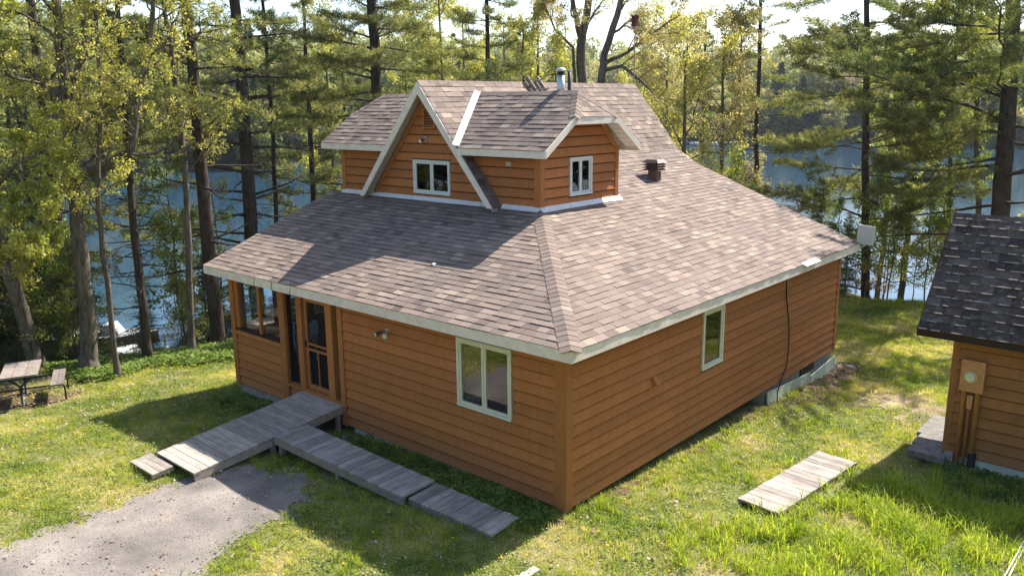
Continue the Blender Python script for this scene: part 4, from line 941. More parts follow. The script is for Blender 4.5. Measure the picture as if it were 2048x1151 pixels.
# ---- plastic chairs and table in the porch
def plastic_chair(name, loc, rz, label):
    t = Thing(name, label, 'chair', loc, 'white plastic chairs in the screened porch', True, rz)
    t.part('seat', MB().hexa([(-.22, -.22, .40), (.22, -.22, .40), (.20, .20, .38), (-.20, .20, .38), (-.22, -.22, .42), (.22, -.22, .42), (.20, .20, .40), (-.20, .20, .40)]).mesh('seat', 'white_plastic'))
    mb = MB(); arc = [(-.22, .22, .42), (-.25, .26, .62), (-.20, .30, .80), (-.08, .33, .88), (.08, .33, .88), (.20, .30, .80), (.25, .26, .62), (.22, .22, .42)]
    mb.tube(arc, .022, 6)
    for x in (-.13, -.045, .045, .13): mb.bar((x, .22, .42), (x*1.1, .315, .86 if abs(x) < .1 else .82), .05, .012, (0, 1, 0))
    t.part('backrest', mb.mesh('backrest', 'white_plastic'))
    for sx in (-1, 1):
        t.part('armrest', MB().tube([(sx*.25, -.20, .60), (sx*.27, 0, .63), (sx*.25, .26, .62)], .022, 6).mesh('arm', 'white_plastic'))
        for sy in (-.21, .22): t.part('leg', MB().tube([(sx*.24, sy*1.05, 0), (sx*.23, sy, .42 if sy > 0 else .60)], [.018, .024], 6).mesh('leg', 'white_plastic'))
def at_z(u, v, z):
    d = ray(u, v); return CP+d*((z-CP.z)/d.z)
c1_, c2_ = at_z(622, 655, 1.12), at_z(592, 668, 1.05)
plastic_chair('plastic_chair', (c1_.x, c1_.y-.25, .40), -.2, 'white plastic armchair with slatted back behind the screen door, its back to the inner wall')
plastic_chair('plastic_chair', (c2_.x, c2_.y-.2, .40), .7, 'white plastic armchair behind the left side screen of the door')
t = Thing('porch_table', 'dark low table in the back corner of the porch', 'table', (-8.6, 2.7, .4), local=True)
t.part('tabletop', MB().box((-.5, -.35, .66), (.5, .35, .70)).mesh('top', 'table_wood'))
for sx in (-.44, .44):
    for sy in (-.3, .3): t.part('leg', MB().box((sx-.03, sy-.03, 0), (sx+.03, sy+.03, .66)).mesh('leg', 'table_wood'))

# ================================================================== decks
def deck(name, label, A, B, wd, n, mat, board_axis, group=None, th=.035, side_h=.13, gap=.008, cat='boardwalk', posts=True, edge=True):
    """A->B centre line on the top surface; boards lie across it"""
    A, B = Vector(A), Vector(B); d = B-A; L = d.length; d.normalize(); s = Vector((0, 0, 1)).cross(d).normalized(); up = d.cross(s).normalized()
    if up.z < 0: up = -up
    t = Thing(name, label, cat, (A.x, A.y, gz(A.x, A.y)), group)
    for i in range(n):
        a0 = L*i/n+gap/2; a1 = L*(i+1)/n-gap/2; j = RND.uniform(-.003, .003); w1, w2 = wd/2+RND.uniform(-.008, .008), wd/2+RND.uniform(-.008, .008)
        p = [A+d*a0-s*w1, A+d*a1-s*w1, A+d*a1+s*w2, A+d*a0+s*w2]
        t.part('plank', MB().hexa([q-up*th+up*j for q in p]+[q+up*j+up*RND.uniform(-.0015, .0015) for q in p]).mesh('plank', mat))
    for sg in (-1, 1):
        o = s*sg*(wd/2-.03)
        t.part('stringer', MB().bar(A+o-up*(th+side_h/2+.002), B+o-up*(th+side_h/2+.002), .04, side_h).mesh('stringer', mat))
    if posts:
        for k in (0, .5, 1):
            for sg in (-1, 1):
                c = A.lerp(B, min(.97, max(.03, k)))+s*sg*(wd/2-.09); g = gz(c.x, c.y)
                if c.z-.17 > g: t.part('post', MB().box((c.x-.04, c.y-.04, g-.05), (c.x+.04, c.y+.04, c.z-.04)).mesh('post', mat))
    return t
deck('ramp', 'wide weathered plank ramp leading up to the screen door', (-6.19, -3.24, .10), (-6.19, -.06, .40), 1.36, 23, 'deck_wood_x', 'x')
deck('ramp_step', 'small three-plank step at the foot of the ramp', (-6.61, -3.66, .02), (-6.61, -3.26, .05), .86, 3, 'deck_wood_x', 'x', posts=False, side_h=.05, cat='step')
deck('boardwalk', 'longer grey plank walkway joining the ramp beside the front wall', (-5.47, -1.33, .30), (-2.12, -1.16, .12), .74, 23, 'deck_wood_y', 'y')
deck('boardwalk', 'shorter grey plank walkway section ending in the grass near the corner', (-2.10, -1.10, .07), (-.36, -1.01, .015), .67, 12, 'deck_wood_y', 'y', posts=False)
pa, pb, pc, pd = on_ground(1477, 998, .12), on_ground(1556, 1024, .12), on_ground(1718, 926, .12), on_ground(1635, 900, .12)
m1, m2 = (pa+pb)/2, (pc+pd)/2
deck('deck_section', 'sunlit weathered plank platform lying loose in the grass by the right wall', (m1.x, m1.y, gz(m1.x, m1.y)+.12), (m2.x, m2.y, gz(m2.x, m2.y)+.12), .72, 19, 'pallet_wood', 'x', posts=False, side_h=.09, cat='wooden platform')
mb = MB().bar((.72, -1.40, .0), (-.02, -2.05, -.02), .12, .03)
b_ = on_ground(1074, 1136, .04); c_ = on_ground(1046, 1152, .04); dd_ = (c_-b_).normalized()
tag(link('loose_board', MB().bar(b_+Vector((0, 0, .0)), b_+dd_*1.6, .13, .035).mesh('lb', 'pallet_wood')), 'end of a loose weathered board in the grass at the bottom edge', 'board')

# ================================================================== shed
SY = 6.4; SXL = 3.82
sh = Thing('shed', 'small orange-brown shed with steep dark shingled roof beside the cottage', 'shed', (SXL, SY, -.4))
MS = lambda a, z, d: (a, SY-d, z)
mb = MB(); mb.box((SXL, SY, -.2), (8.5, SY+.1, 2.5)).box((SXL, SY+.1, -.2), (SXL+.1, 9.0, 2.5)).box((SXL, 8.9, -.2), (8.5, 9.0, 2.5)).box((8.4, SY+.1, -.2), (8.5, 8.9, 2.5))
mb.hexa([(SXL, SY, 2.5), (SXL+.1, SY, 2.5), (SXL+.1, 9.0, 2.5), (SXL, 9.0, 2.5), (SXL, 7.6, 3.9), (SXL+.1, 7.6, 3.9), (SXL+.1, 7.75, 3.9), (SXL, 7.75, 3.9)])
swall = sh.part('wall', mb.mesh('shed_wall', 'siding_dark'))
boards(swall, MS, SXL+.09, 8.5, -.10, 2.3, [], exp=.20, mat='shed_siding', seed=21, maxlen=5)
trim(swall, MS, (SXL-.025, -.25, 0), (SXL+.09, 2.3, .03), 'shed_siding')
sh.part('foundation', MB().box((SXL+.05, SY-.02, -.8), (8.5, SY+.2, -.11)).mesh('sf', 'pale_paint'))
sroof_e, sroof_z, sr_y, sr_z = 5.94, 2.27, 7.67, 4.10
ss = Slope([(3.30, sroof_e, sroof_z), (9.0, sroof_e, sroof_z), (9.0, sr_y, sr_z), (3.30, sr_y, sr_z)], (1, 0, 0), None)
sb_ = Slope([(3.30, 9.40, sroof_z), (9.0, 9.40, sroof_z), (9.0, sr_y, sr_z), (3.30, sr_y, sr_z)], (1, 0, 0), None)
sr = roof_part('steep dark mossy shingle roof of the shed', [ss, sb_], 'siding_dark', sh)
rg = random.Random(5); tb = ss.tabs(rg, exp=.175, wid=.33, thick=1.5)
for t in tb:
    S, q, ti = t
    V, F, T = tab_mesh_arrays([(S, q, min(1, max(.14, rg.gauss(.45, .2))))]); T[1] = .95 if rg.random() < .55 else .1   # worn pale lower edges
    sub(sr, 'shingle', mesh_np('shed_tab', V, np.array(F), 'shed_shingle', T))
# curled pale edges
mb = MB()
for (S, (p0, p1, t0, t1, b, bt, h), ti) in tb:
    if p1-p0 < .12: continue
    for k in range(rg.choice([1, 1, 2])):
        a = rg.uniform(p0, p1-.08); l = rg.uniform(.08, .26); l = min(l, p1-a)
        mb.hexa([S.at(a, b-.006, h-.002), S.at(a+l, b-.006, h-.002), S.at(a+l, b+rg.uniform(.006, .014), h+.002), S.at(a, b+.005, h+.002), S.at(a, b-.010, h+.012), S.at(a+l, b-.010, h+.010), S.at(a+l*.8, b+.016, h+.007), S.at(a+.01, b+.012, h+.007)])
simple('worn_edge', (.36, .30, .25), .9, .1, .3, 30); sub(sr, 'worn_edges', mb.mesh('worn', 'worn_edge'), 'stuff')
tb2 = sb_.tabs(rg, exp=.175, wid=.33); V, F, T = tab_mesh_arrays(tb2); sub(sr, 'shingle_courses', mesh_np('courses', V, np.array(F), 'shed_shingle', T), 'stuff')
_s = MAT['shingle']; MAT['shingle'] = MAT['shed_shingle']; caps(sr, (3.30, sr_y, sr_z), (9.0, sr_y, sr_z), ss.n, sb_.n, .15, .19, lift=.03); MAT['shingle'] = _s
sh.part('fascia', MB().box((3.30, sroof_e-.005, sroof_z-.15), (9.0, sroof_e+.02, sroof_z-.02)).mesh('sfas', 'siding_dark'))
sh.part('barge_board', MB().hexa([(3.28, sroof_e, sroof_z-.02), (3.30, sroof_e, sroof_z-.02), (3.30, sr_y, sr_z-.02), (3.28, sr_y, sr_z-.02), (3.28, sroof_e, sroof_z-.16), (3.30, sroof_e, sroof_z-.16), (3.30, sr_y, sr_z-.16), (3.28, sr_y, sr_z-.16)]).mesh('barge', 'siding_dark'))
# electricity meter
me_ = Thing('electricity_meter', 'brown electricity meter box with round glass dial on the shed wall', 'meter', (4.17, SY, 1.4))
bx = me_.part('box', MB().mbox(MS, (3.985, 1.17, .024), (4.36, 1.74, .15)).mesh('box', 'painted_conduit'))
def disc(c, r0, r1, dep, mat, nm, par):
    mb = MB().tube([(c[0], SY-.15, c[1]), (c[0], SY-.15-dep, c[1])], [r0, r1], 20); sub(par, nm, mb.mesh(nm, mat, False))
disc((4.155, 1.45), .105, .10, .03, 'galvanised', 'ring', bx); disc((4.155, 1.45), .088, .075, .07, 'meter_glass', 'dial', bx)
for (xa, za, xb, zb, r) in ((4.06, 1.17, 4.06, -.33, .042), (4.165, 1.0, 4.165, -.28, .028), (4.28, 1.17, 4.28, .0, .044)):
    me_.part('conduit', MB().tube([(xa, SY-.08, za), (xb, SY-.08, zb)], r, 10).mesh('conduit', 'painted_conduit', True))
me_.part('junction_box', MB().mbox(MS, (4.12, .84, .03), (4.21, 1.09, .11)).mesh('jb', 'painted_conduit'))
me_.part('boot', MB().tube([(4.30, SY-.08, -.32), (4.30, SY-.08, .02)], .065, 12).mesh('boot', 'rubber', True)); me_.part('elbow', MB().tube([(4.22, SY-.1, .10), (4.25, SY-.1, .02), (4.30, SY-.1, .03)], .02, 6).mesh('elbow', 'galvanised', True))
# flagstones beside shed, corner pieces
for i, (x0, y0, x1, y1, z) in enumerate([(3.22, 6.3, 3.86, 6.75, -.20), (3.16, 6.78, 3.84, 7.4, -.215), (3.10, 7.43, 3.80, 8.05, -.225), (3.08, 8.08, 3.80, 8.65, -.25), (3.42, 6.12, 3.90, 6.52, -.12), (3.5, 6.55, 3.88, 6.95, -.13)]):
    lab = ['nearest low flagstone of the stack beside the shed corner', 'second low flagstone from the shed corner', 'third low flagstone along the shed side', 'farthest low flagstone along the shed side', 'upper grey slab at the shed corner', 'upper grey slab behind the corner slab'][i]
    j = lambda: RND.uniform(-.03, .03)
    base = [(x0+j(), y0+j()), (x1+j(), y0+j()), (x1+j(), y1+j()), (x0+j(), y1+j())]
    tag(link('flagstone', MB().hexa([(p[0], p[1], z-.12) for p in base]+[(p[0], p[1], z+RND.uniform(-.01, .01)) for p in base]).mesh('flag', 'stone')), lab, 'flagstone', 'flagstones beside the shed')
tag(link('corner_block', MB().box((3.86, SY-.10, -.42), (4.0, SY-.01, -.06)).mesh('cbk', 'concrete')), 'speckled concrete block at the foot of the shed corner', 'block')

# ================================================================== rods at the bottom right
r0 = on_ground(2012, 1151, .02); r1 = on_ground(2048, 1085, .02); dv_ = (r1-r0).normalized()
for k, lab in ((0, 'left one of two thin white poles lying in the grass at the corner'), (1, 'right one of two thin white poles lying in the grass at the corner')):
    off = Vector((k*.045, 0, .05)); tag(link('thin_pole', MB().tube([r0+off-dv_*1.2, r0+off+dv_*3.4], .011, 6).mesh('tp', 'white_plastic')), lab, 'pole')

# ================================================================== driveway and soil strips
def sheet(name, pts, mat, lift, kind='structure', rough=.10, res=.18):
    """irregular ground sheet following the terrain"""
    P_ = np.array(pts); x0, y0 = P_.min(0)-.4; x1, y1 = P_.max(0)+.4
    xs = np.arange(x0, x1, res); ys = np.arange(y0, y1, res); X, Y = np.meshgrid(xs, ys)
    def inside(x, y):
        c = np.zeros(x.shape, bool)
        for i in range(len(P_)):
            (xa, ya), (xb, yb) = P_[i], P_[(i+1) % len(P_)]
            m = ((ya > y) != (yb > y)) & (x < (xb-xa)*(y-ya)/(yb-ya+1e-12)+xa); c ^= m
        return c
    wob = rough*(np.sin(X*5.1+Y*2.3)+.6*np.sin(Y*9.7-X*4.1)+.5*np.sin(X*17+1)*np.sin(Y*15))
    ins = inside(X+wob*.7, Y+wob)
    Z = ground_np(X, Y)+lift; V = np.stack([X.ravel(), Y.ravel(), Z.ravel()], 1); i = np.arange(X.size).reshape(X.shape)
    F = np.stack([i[:-1, :-1].ravel(), i[:-1, 1:].ravel(), i[1:, 1:].ravel(), i[1:, :-1].ravel()], 1)
    ok = ins[:-1, :-1] & ins[:-1, 1:] & ins[1:, 1:] & ins[1:, :-1]
    return link(name, mesh_np(name, V, F[ok.ravel()], mat, smooth=True), kind=kind), inside
gpx = [(330, 968), (400, 948), (500, 925), (575, 945), (632, 965), (630, 1000), (600, 1035), (520, 1062), (455, 1100), (400, 1165), (330, 1230), (-200, 1300), (-120, 1110), (0, 1098), (150, 1040), (240, 1000)]
DRV = [tuple(on_ground(u, v)[:2]) for u, v in gpx]
drv, in_drv = sheet('gravel_driveway', DRV, 'gravel', .012, res=.04, rough=.17)
sheet('soil_strip', [(-5.4, -.55), (.25, -.35), (.3, .3), (-.02, .3), (-.02, .05), (-5.4, .05)], 'soil', .008, res=.06)
sheet('soil_edge', [(.0, -.1), (.22, -.05), (.28, 3), (.35, 7), (.9, 8.5), (.8, 11), (.5, 12), (0, 12)], 'soil', .009, res=.06)
m_ground('bare_earth', [(.3, (.22, .165, .10)), (.55, (.36, .28, .17)), (.8, (.46, .37, .24))], 30)
sheet('bare_patch', [(1.4, 8.6), (2.9, 7.8), (3.2, 9.4), (2.2, 10.4), (1.2, 9.8)], 'bare_earth', .006, res=.1, rough=.3)
sheet('leafy_soil', [(-15.4, -3.6), (-14.0, -2.6), (-12.4, -2.3), (-12.2, -3.3), (-13.0, -4.6), (-16, -6.5)], 'soil', .006, res=.1, rough=.25)

# ================================================================== TREES
class Tree:
    def __init__(s, seed):
        s.mb = MB(); s.r = random.Random(seed); s.tips = []; s.seed = seed; s.q = []
    def limb(s, pts, r0, r1, n=6):
        k = len(pts); rad = [r0+(r1-r0)*i/(k-1) for i in range(k)]
        s.mb.tube(pts, rad, n, cap=False); return rad
    def wander(s, p, d, L, n, wob=.25, up=.1):
        pts = [Vector(p)]; d = Vector(d).normalized(); st = L/n
        for i in range(n):
            d = (d+Vector((s.r.gauss(0, wob), s.r.gauss(0, wob), s.r.gauss(0, wob)+up))).normalized()
            pts.append(pts[-1]+d*st)
        return pts, d
    def side(s, d, ang):
        """direction leaving d at angle ang, random roll"""
        a = d.cross(Vector((s.r.gauss(0, 1), s.r.gauss(0, 1), s.r.gauss(0, 1)))).normalized()
        return (d*math.cos(ang)+a*math.sin(ang)).normalized()
    def branch(s, p, d, L, r, lvl, leafL=2, up=.08, dens=1.0):
        n = 5 if lvl < 2 else (4 if lvl == 2 else 3)
        pts, de = s.wander(p, d, L, n, .16+.05*lvl, up)
        s.limb(pts, r, r*.35 if lvl < 3 else r*.5, 6 if lvl < 2 else (4 if lvl == 2 else 3))
        if lvl >= leafL:
            for q in pts[1:]:
                if s.r.random() < dens: s.tips.append(q)
            s.tips.append(pts[-1])
        if lvl < 3:
            k = int(s.r.uniform(4, 6.5)*(1.15 if lvl == 1 else 1))
            for i in range(k):
                t = .25+.72*(i+s.r.random())/k; j = min(n-1, int(t*n)); q = pts[j].lerp(pts[j+1], t*n-j)
                dd = s.side((pts[j+1]-pts[j]).normalized(), s.r.uniform(.55, 1.05))
                s.branch(q, dd, L*s.r.uniform(.34, .55)*(1.15-.4*t), max(.004, r*(1-.6*t)*.45), lvl+1, leafL, up, dens)
def add_leaves(tips, per, spread, size, mat, name, seed, droop=.5, tint=None, aspect=.62):
    NR.seed(seed); T_ = np.array([tuple(t) for t in tips]); n = len(T_)*per
    C_ = np.repeat(T_, per, 0)+NR.normal(size=(n, 3))*spread
    t = np.clip(np.repeat(NR.uniform(.1, .9, len(T_)), per)+NR.uniform(-.2, .2, n), 0, 1)
    V, F, t = leaf_cloud(C_, size, droop, t, aspect); return mesh_np(name, V, F, mat, t)
def deciduous(name, label, base, path, r0, r1, leafmat, seed, limbs=(), bark='bark_maple', size=.07, per=5, spread=.07, brn=12, blen=2.6, start=.35, group=None, cat='tree', up=.08, dens=1.0, nrm_side=None, lvl0=1):
    """path: trunk polyline (world); limbs: [(polyline, r0, r1, n_branches, branch_len)]"""
    T = Tree(seed); base = Vector(base); path = [Vector(p) for p in path]
    th = Thing(name, label, cat, tuple(path[0]), group)
    def smooth(pts):
        out = []
        for i in range(len(pts)-1):
            for k in range(3):
                q = pts[i].lerp(pts[i+1], k/3); out.append(q+Vector((T.r.gauss(0, .02), T.r.gauss(0, .02), 0)) if k else q)
        return out+[pts[-1]]
    def dress(pts, ra, rb, nb, bl, st):
        L = len(pts)-1
        for i in range(nb):
            t = st+(1-st)*(i+T.r.random())/nb; j = min(L-1, int(t*L)); q = pts[j].lerp(pts[j+1], t*L-j); d = (pts[j+1]-pts[j]).normalized()
            T.branch(q, T.side(d, T.r.uniform(.6, 1.15)), bl*T.r.uniform(.55, 1.15)*(1.1-.45*t), max(.008, (ra+(rb-ra)*t)*.42), lvl0, 2, up, dens)
    pp = smooth(path); T.limb(pp, r0, r1, 9); dress(pp, r0, r1, brn, blen, start)
    for (lp, a, b, nb, bl) in limbs:
        lp = smooth([Vector(p) for p in lp]); T.limb(lp, a, b, 7); dress(lp, a, b, nb, bl, .3)
    # root flare
    b0 = path[0]; T.mb.tube([b0-Vector((0, 0, .35)), b0+Vector((0, 0, .02)), b0+Vector((0, 0, .45))], [r0*1.7, r0*1.35, r0*1.0], 9, cap=False)
    th.part('trunk', T.mb.mesh('trunk', bark, True))
    if per: th.part('crown', add_leaves(T.tips, per, spread, size, leafmat, 'crown', seed))
    return th
def needle_mesh(tufts, dirs, mat, seed, k=7, L=.13, wd=.011, name='crown'):
    NR.seed(seed); C_ = np.repeat(np.array(tufts), k, 0); D_ = np.repeat(np.array(dirs), k, 0); n = len(C_)
    d = D_*.55+unit(n)*.75+np.array([0, 0, .12]); d /= np.linalg.norm(d, axis=1)[:, None]
    s = np.cross(d, unit(n)); s /= np.linalg.norm(s, axis=1)[:, None]; l = L*NR.uniform(.7, 1.25, n)[:, None]; w_ = wd*NR.uniform(.7, 1.4, n)[:, None]
    c0 = C_+NR.normal(size=(n, 3))*.035
    V = np.stack([c0-s*w_, c0+s*w_, c0+d*l], 1).reshape(-1, 3); F = np.arange(n*3).reshape(n, 3)
    t = np.clip(np.repeat(NR.uniform(.15, .85, len(tufts)), k)+NR.uniform(-.15, .15, n), 0, 1)
    return mesh_np(name, V, F, mat, t)
def pine(name, label, path, r0, r1, seed, z0f=.3, Lmax=3.8, whorl=.75, top_taper=.35, mat='needles', dens=1.0, dead=0.0, k=7, nl=.15, wd=.012, group=None, droop=-.03, cat='tree', ztop_full=False, per_w=(4, 6)):
    """white pine: straight trunk, whorls of long level limbs whose outer halves carry brushy tufts"""
    T = Tree(seed); R = T.r; path = [Vector(p) for p in path]; th = Thing(name, label, cat, tuple(path[0]), group)
    cum = [0]
    for a, b in zip(path, path[1:]): cum.append(cum[-1]+(b-a).length)
    Lt = cum[-1]
    def pos(s):
        for i in range(len(path)-1):
            if s <= cum[i+1] or i == len(path)-2: return path[i].lerp(path[i+1], (s-cum[i])/(cum[i+1]-cum[i]))
    pts = [pos(Lt*i/18)+(Vector((R.gauss(0, .015), R.gauss(0, .015), 0)) if 0 < i < 18 else Vector()) for i in range(19)]
    T.limb(pts, r0, r1, 9); b0 = path[0]; T.mb.tube([b0-Vector((0, 0, .35)), b0, b0+Vector((0, 0, .5))], [r0*1.6, r0*1.3, r0*.98], 9, cap=False)
    tu, td = [], []
    s = Lt*z0f*.42; ph = R.uniform(0, 6)
    while s < Lt*.985:
        f = s/Lt; alive = f > z0f
        Lw = Lmax*(min(1, (f-z0f*.55)/(.25)+.35))*(1 if f < top_taper else max(.12, ((1-f)/(1-top_taper))**.8))
        nb = R.randint(*per_w); ph += R.uniform(.5, 1.2)
        for i in range(nb):
            if R.random() < .12: continue
            az = ph+2*math.pi*i/nb+R.uniform(-.35, .35); L = Lw*R.uniform(.6, 1.15)
            if not alive: L = Lmax*R.uniform(.35, .85)
            d = Vector((math.cos(az), math.sin(az), R.uniform(-.22, .40)+(.40*f))); p = pos(min(Lt, s+R.uniform(-.34, .34)*whorl)); n = 6; lp = [p]
            dd = d.normalized()
            for q in range(n):
                dd = (dd+Vector((R.gauss(0, .12), R.gauss(0, .12), (-.08 if q < 2 else .06)+droop+R.gauss(0, .05)))).normalized(); lp.append(lp[-1]+dd*(L/n))
            rr0 = max(.012, (r0+(r1-r0)*f)*.23); T.limb(lp, rr0, .006, 4)
            if not alive:
                for q in range(2, 7):
                    for _ in range(2):
                        if R.random() < .8:
                            e_ = T.side(dd, .9); m_ = lp[q-1]+e_*L*.15; T.limb([lp[q-1], m_, m_+(e_+dd*.6).normalized()*L*.14], .007, .003, 3)
                            if R.random() < .5: T.limb([m_, m_+T.side(e_, .8)*L*.12], .004, .002, 3)
                continue
            m = int((7+L*5.5)*dens)
            for j in range(m):
                t = .28+.72*((j+R.random())/m)**.8; jj = min(n-1, int(t*n)); q = lp[jj].lerp(lp[jj+1], t*n-jj); seg = (lp[jj+1]-lp[jj]).normalized()
                sd_ = seg.cross(Vector((0, 0, 1))).normalized()*(1 if j % 2 else -1); a = (seg*R.uniform(.5, 1)+sd_*R.uniform(.5, 1)+Vector((0, 0, R.uniform(-.25, .55)))).normalized()
                l2 = L*(.30*(1.15-t)+.07)*R.uniform(.6, 1.2); e = q+a*l2; T.limb([q, q.lerp(e, .5)+Vector((0, 0, R.uniform(-.03, .02))), e], .007, .003, 3)
                c = max(1, int(l2/.13))
                for z_ in range(c+1):
                    u_ = (z_+.6)/(c+.6); tu.append(tuple(q.lerp(e, min(1, u_)))); td.append(tuple(a))
                    if R.random() < .55:
                        o_ = T.side(a, .8)*.11; tu.append(tuple(q.lerp(e, min(1, u_))+o_)); td.append(tuple((a+o_*4).normalized()))
        s += whorl*R.uniform(.7, 1.3)*(1 if f < .75 else .7)
    th.part('trunk', T.mb.mesh('trunk', 'bark_pine', True))
    th.part('crown', needle_mesh(tu, td, mat, seed, k, nl, wd))
    return th, len(tu)
def gpt(p): return Vector((p.x, p.y, gz(p.x, p.y)))
def px_path(pxs, D, base_ground=True, dD=0):
    out = []
    for i, (u, v) in enumerate(pxs):
        d = D[i] if isinstance(D, (list, tuple)) else D
        out.append(at(u, v, d))
    if base_ground: out[0] = gpt(out[0])
    return out
def ext(path, h):
    d = (path[-1]-path[-2]).normalized(); d = (d+Vector((0, 0, 1))).normalized(); return path+[path[-1]+d*h]
nt_ = 0
# --- left cluster
T1 = px_path([(72, 716), (40, 610), (5, 520), (-30, 400), (-40, 200)], [24.8, 24.4, 24, 23.5, 23]);
deciduous('maple_tree', 'leaning rough maple trunk behind the picnic table at the left edge', T1[0], ext(T1, 2), .20, .09, 'maple_bright', 31, brn=10, blen=2.4, start=.45, size=.085, per=6, dens=.5, spread=.045,
          limbs=[([T1[3], at(30, 330, 22.5), at(90, 300, 22)], .06, .02, 6, 1.4), ([T1[2], at(30, 470, 22.0), at(110, 430, 21.5)], .05, .02, 7, 1.3), ([T1[2], at(10, 560, 21.5), at(70, 520, 21)], .04, .02, 6, 1.2)])
T2 = px_path([(178, 728), (172, 600), (158, 480), (148, 350), (128, 190), (118, 60)], [23.6, 23.5, 23.5, 23.4, 23.3, 23.3])
deciduous('maple_tree', 'large grey-barked maple with a thick limb rising to the right, left of the house', T2[0], ext(T2, 2.5), .225, .08, 'maple_leaf', 32, brn=18, blen=2.6, start=.42, size=.062, per=6, dens=.42, spread=.036,
          limbs=[([at(150, 352, 23.4), at(200, 335, 23), at(262, 300, 22.6), at(282, 180, 22.4), at(305, 40, 22.2), at(315, -60, 22)], .14, .04, 11, 2.0),
                 ([at(140, 250, 23.4), at(95, 165, 23.8), at(40, 135, 24), at(-30, 125, 24.4)], .12, .04, 8, 1.8),
                 ([at(135, 230, 23.3), at(160, 120, 23), at(170, 0, 22.7)], .10, .04, 7, 1.8)])
T4 = px_path([(232, 720), (215, 560), (196, 400), (205, 190), (188, 0)], [22.4, 22.3, 22.2, 22.1, 22])
deciduous('young_maple', 'slender pale maple stem just right of the large grey maple', T4[0], ext(T4, 1.5), .075, .03, 'maple_leaf', 33, brn=20, blen=1.6, start=.3, size=.06, per=6, dens=.42, spread=.036, bark='bark_young')
T4b = px_path([(385, 705), (377, 480), (370, 330), (345, 120), (325, -20)], [24.4]*5)
deciduous('young_maple', 'slim grey stem between the two dark pines left of the porch', T4b[0], ext(T4b, 1.5), .10, .04, 'maple_leaf', 34, brn=20, blen=2.0, start=.35, size=.06, per=6, dens=.42, spread=.036)
p_ = px_path([(297, 722), (285, 600), (270, 470), (255, 300), (240, 60)], [24.2]*5)
pine('pine_tree', 'thin dark pine with bare lower trunk beside the concrete boat landing', ext(p_, 3), .12, .05, 41, z0f=.5, Lmax=1.8, whorl=.6, dens=.8, mat='needles_dark')
p_ = px_path([(120, 700), (112, 420), (85, 200), (60, 0)], [29.5]*4)
pine('pine_tree', 'dark twin-stemmed looking pine behind the large grey maple', ext(p_, 4), .21, .10, 42, z0f=.45, Lmax=2.8, whorl=.8, dens=.7)
p_ = px_path([(438, 693), (424, 560), (408, 400), (388, 150), (372, 0)], [25.2]*5)
pine('pine_tree', 'tall pine with thick dark trunk nearest the porch corner', ext(p_, 5), .22, .10, 43, z0f=.42, Lmax=3.0, whorl=.85, dens=.65)
p_ = px_path([(520, 640), (503, 480), (490, 250), (470, 0)], [28.5]*4)
pine('pine_tree', 'tall pine seen just above the left eave with long drooping bare limbs', ext(p_, 5), .26, .12, 44, z0f=.44, Lmax=3.6, whorl=.8, dens=.7)
p_ = px_path([(560, 560), (552, 440), (545, 250), (530, 60)], [31]*4)
pine('pine_tree', 'slender dead-limbed pine beside the left roof edge', ext(p_, 2), .10, .05, 45, z0f=.6, Lmax=1.8, whorl=.55, dens=.6)
p_ = px_path([(762, 480), (757, 250), (745, 40), (738, -120)], [31]*4)
pine('pine_tree', 'large pine rising directly behind the left dormer roof', ext(p_, 4), .25, .13, 46, z0f=.36, Lmax=4.6, whorl=.8, dens=1.4)
p_ = px_path([(980, 480), (977, 200), (973, -40)], [38]*3)
pine('pine_tree', 'slim pine behind the middle of the ridge', ext(p_, 4), .14, .07, 47, z0f=.4, Lmax=3.0, whorl=.7, dens=1.3)
T12 = px_path([(1168, 480), (1165, 200), (1162, 90), (1175, 20), (1190, -80)], [37]*5)
deciduous('maple_tree', 'forked maple behind the chimney with thin bronze spring leaves', T12[0], ext(T12, 3), .26, .10, 'bud_leaf', 35, brn=10, blen=3.0, start=.5, size=.075, per=4,
          limbs=[([at(1162, 75, 37), at(1148, 20, 36.5), at(1135, -70, 36)], .15, .05, 6, 2.4), ([at(1150, 190, 37), at(1146, 95, 37), at(1110, 60, 37), at(1085, 0, 37)], .08, .03, 7, 2.2)])
T13 = px_path([(1206, 480), (1203, 170), (1208, 110), (1235, 30), (1260, -60)], [35]*5)
deciduous('maple_tree', 'crooked maple right of the chimney with limbs reaching over the pole', T13[0], ext(T13, 2.5), .21, .07, 'bud_leaf', 36, brn=9, blen=2.8, start=.5, size=.075, per=4,
          limbs=[([at(1208, 140, 35), at(1245, 132, 34.5), at(1285, 165, 34), at(1310, 190, 33.8)], .09, .03, 6, 1.8), ([at(1212, 125, 35), at(1255, 105, 34.6), at(1300, 70, 34.2), at(1360, 30, 33.8)], .09, .02, 9, 2.2)])
T14 = px_path([(1480, 560), (1482, 350), (1478, 220), (1482, 100)], [40]*4)
deciduous('young_maple', 'thin reddish young tree rising beyond the right roof edge', T14[0], ext(T14, 1), .08, .03, 'bud_leaf', 37, brn=14, blen=1.8, start=.3, size=.07, per=4, bark='bark_young')
p_ = px_path([(1512, 560), (1513, 370), (1512, 270), (1520, 100), (1522, -60)], [40]*5)
pine('pine_tree', 'open young pine beyond the right roof edge, left of the large pine', ext(p_, 2), .13, .06, 48, z0f=.45, Lmax=3.2, whorl=.9, dens=.8, per_w=(3, 5))
p_ = px_path([(1728, 640), (1730, 400), (1733, 150), (1736, -150)], [34]*4)
pine('pine_tree', 'large white pine standing at the lawn edge behind the antenna', ext(p_, 3), .17, .06, 49, z0f=.12, Lmax=5.0, whorl=.85, dens=.95, top_taper=.26, k=8, nl=.17, wd=.013)
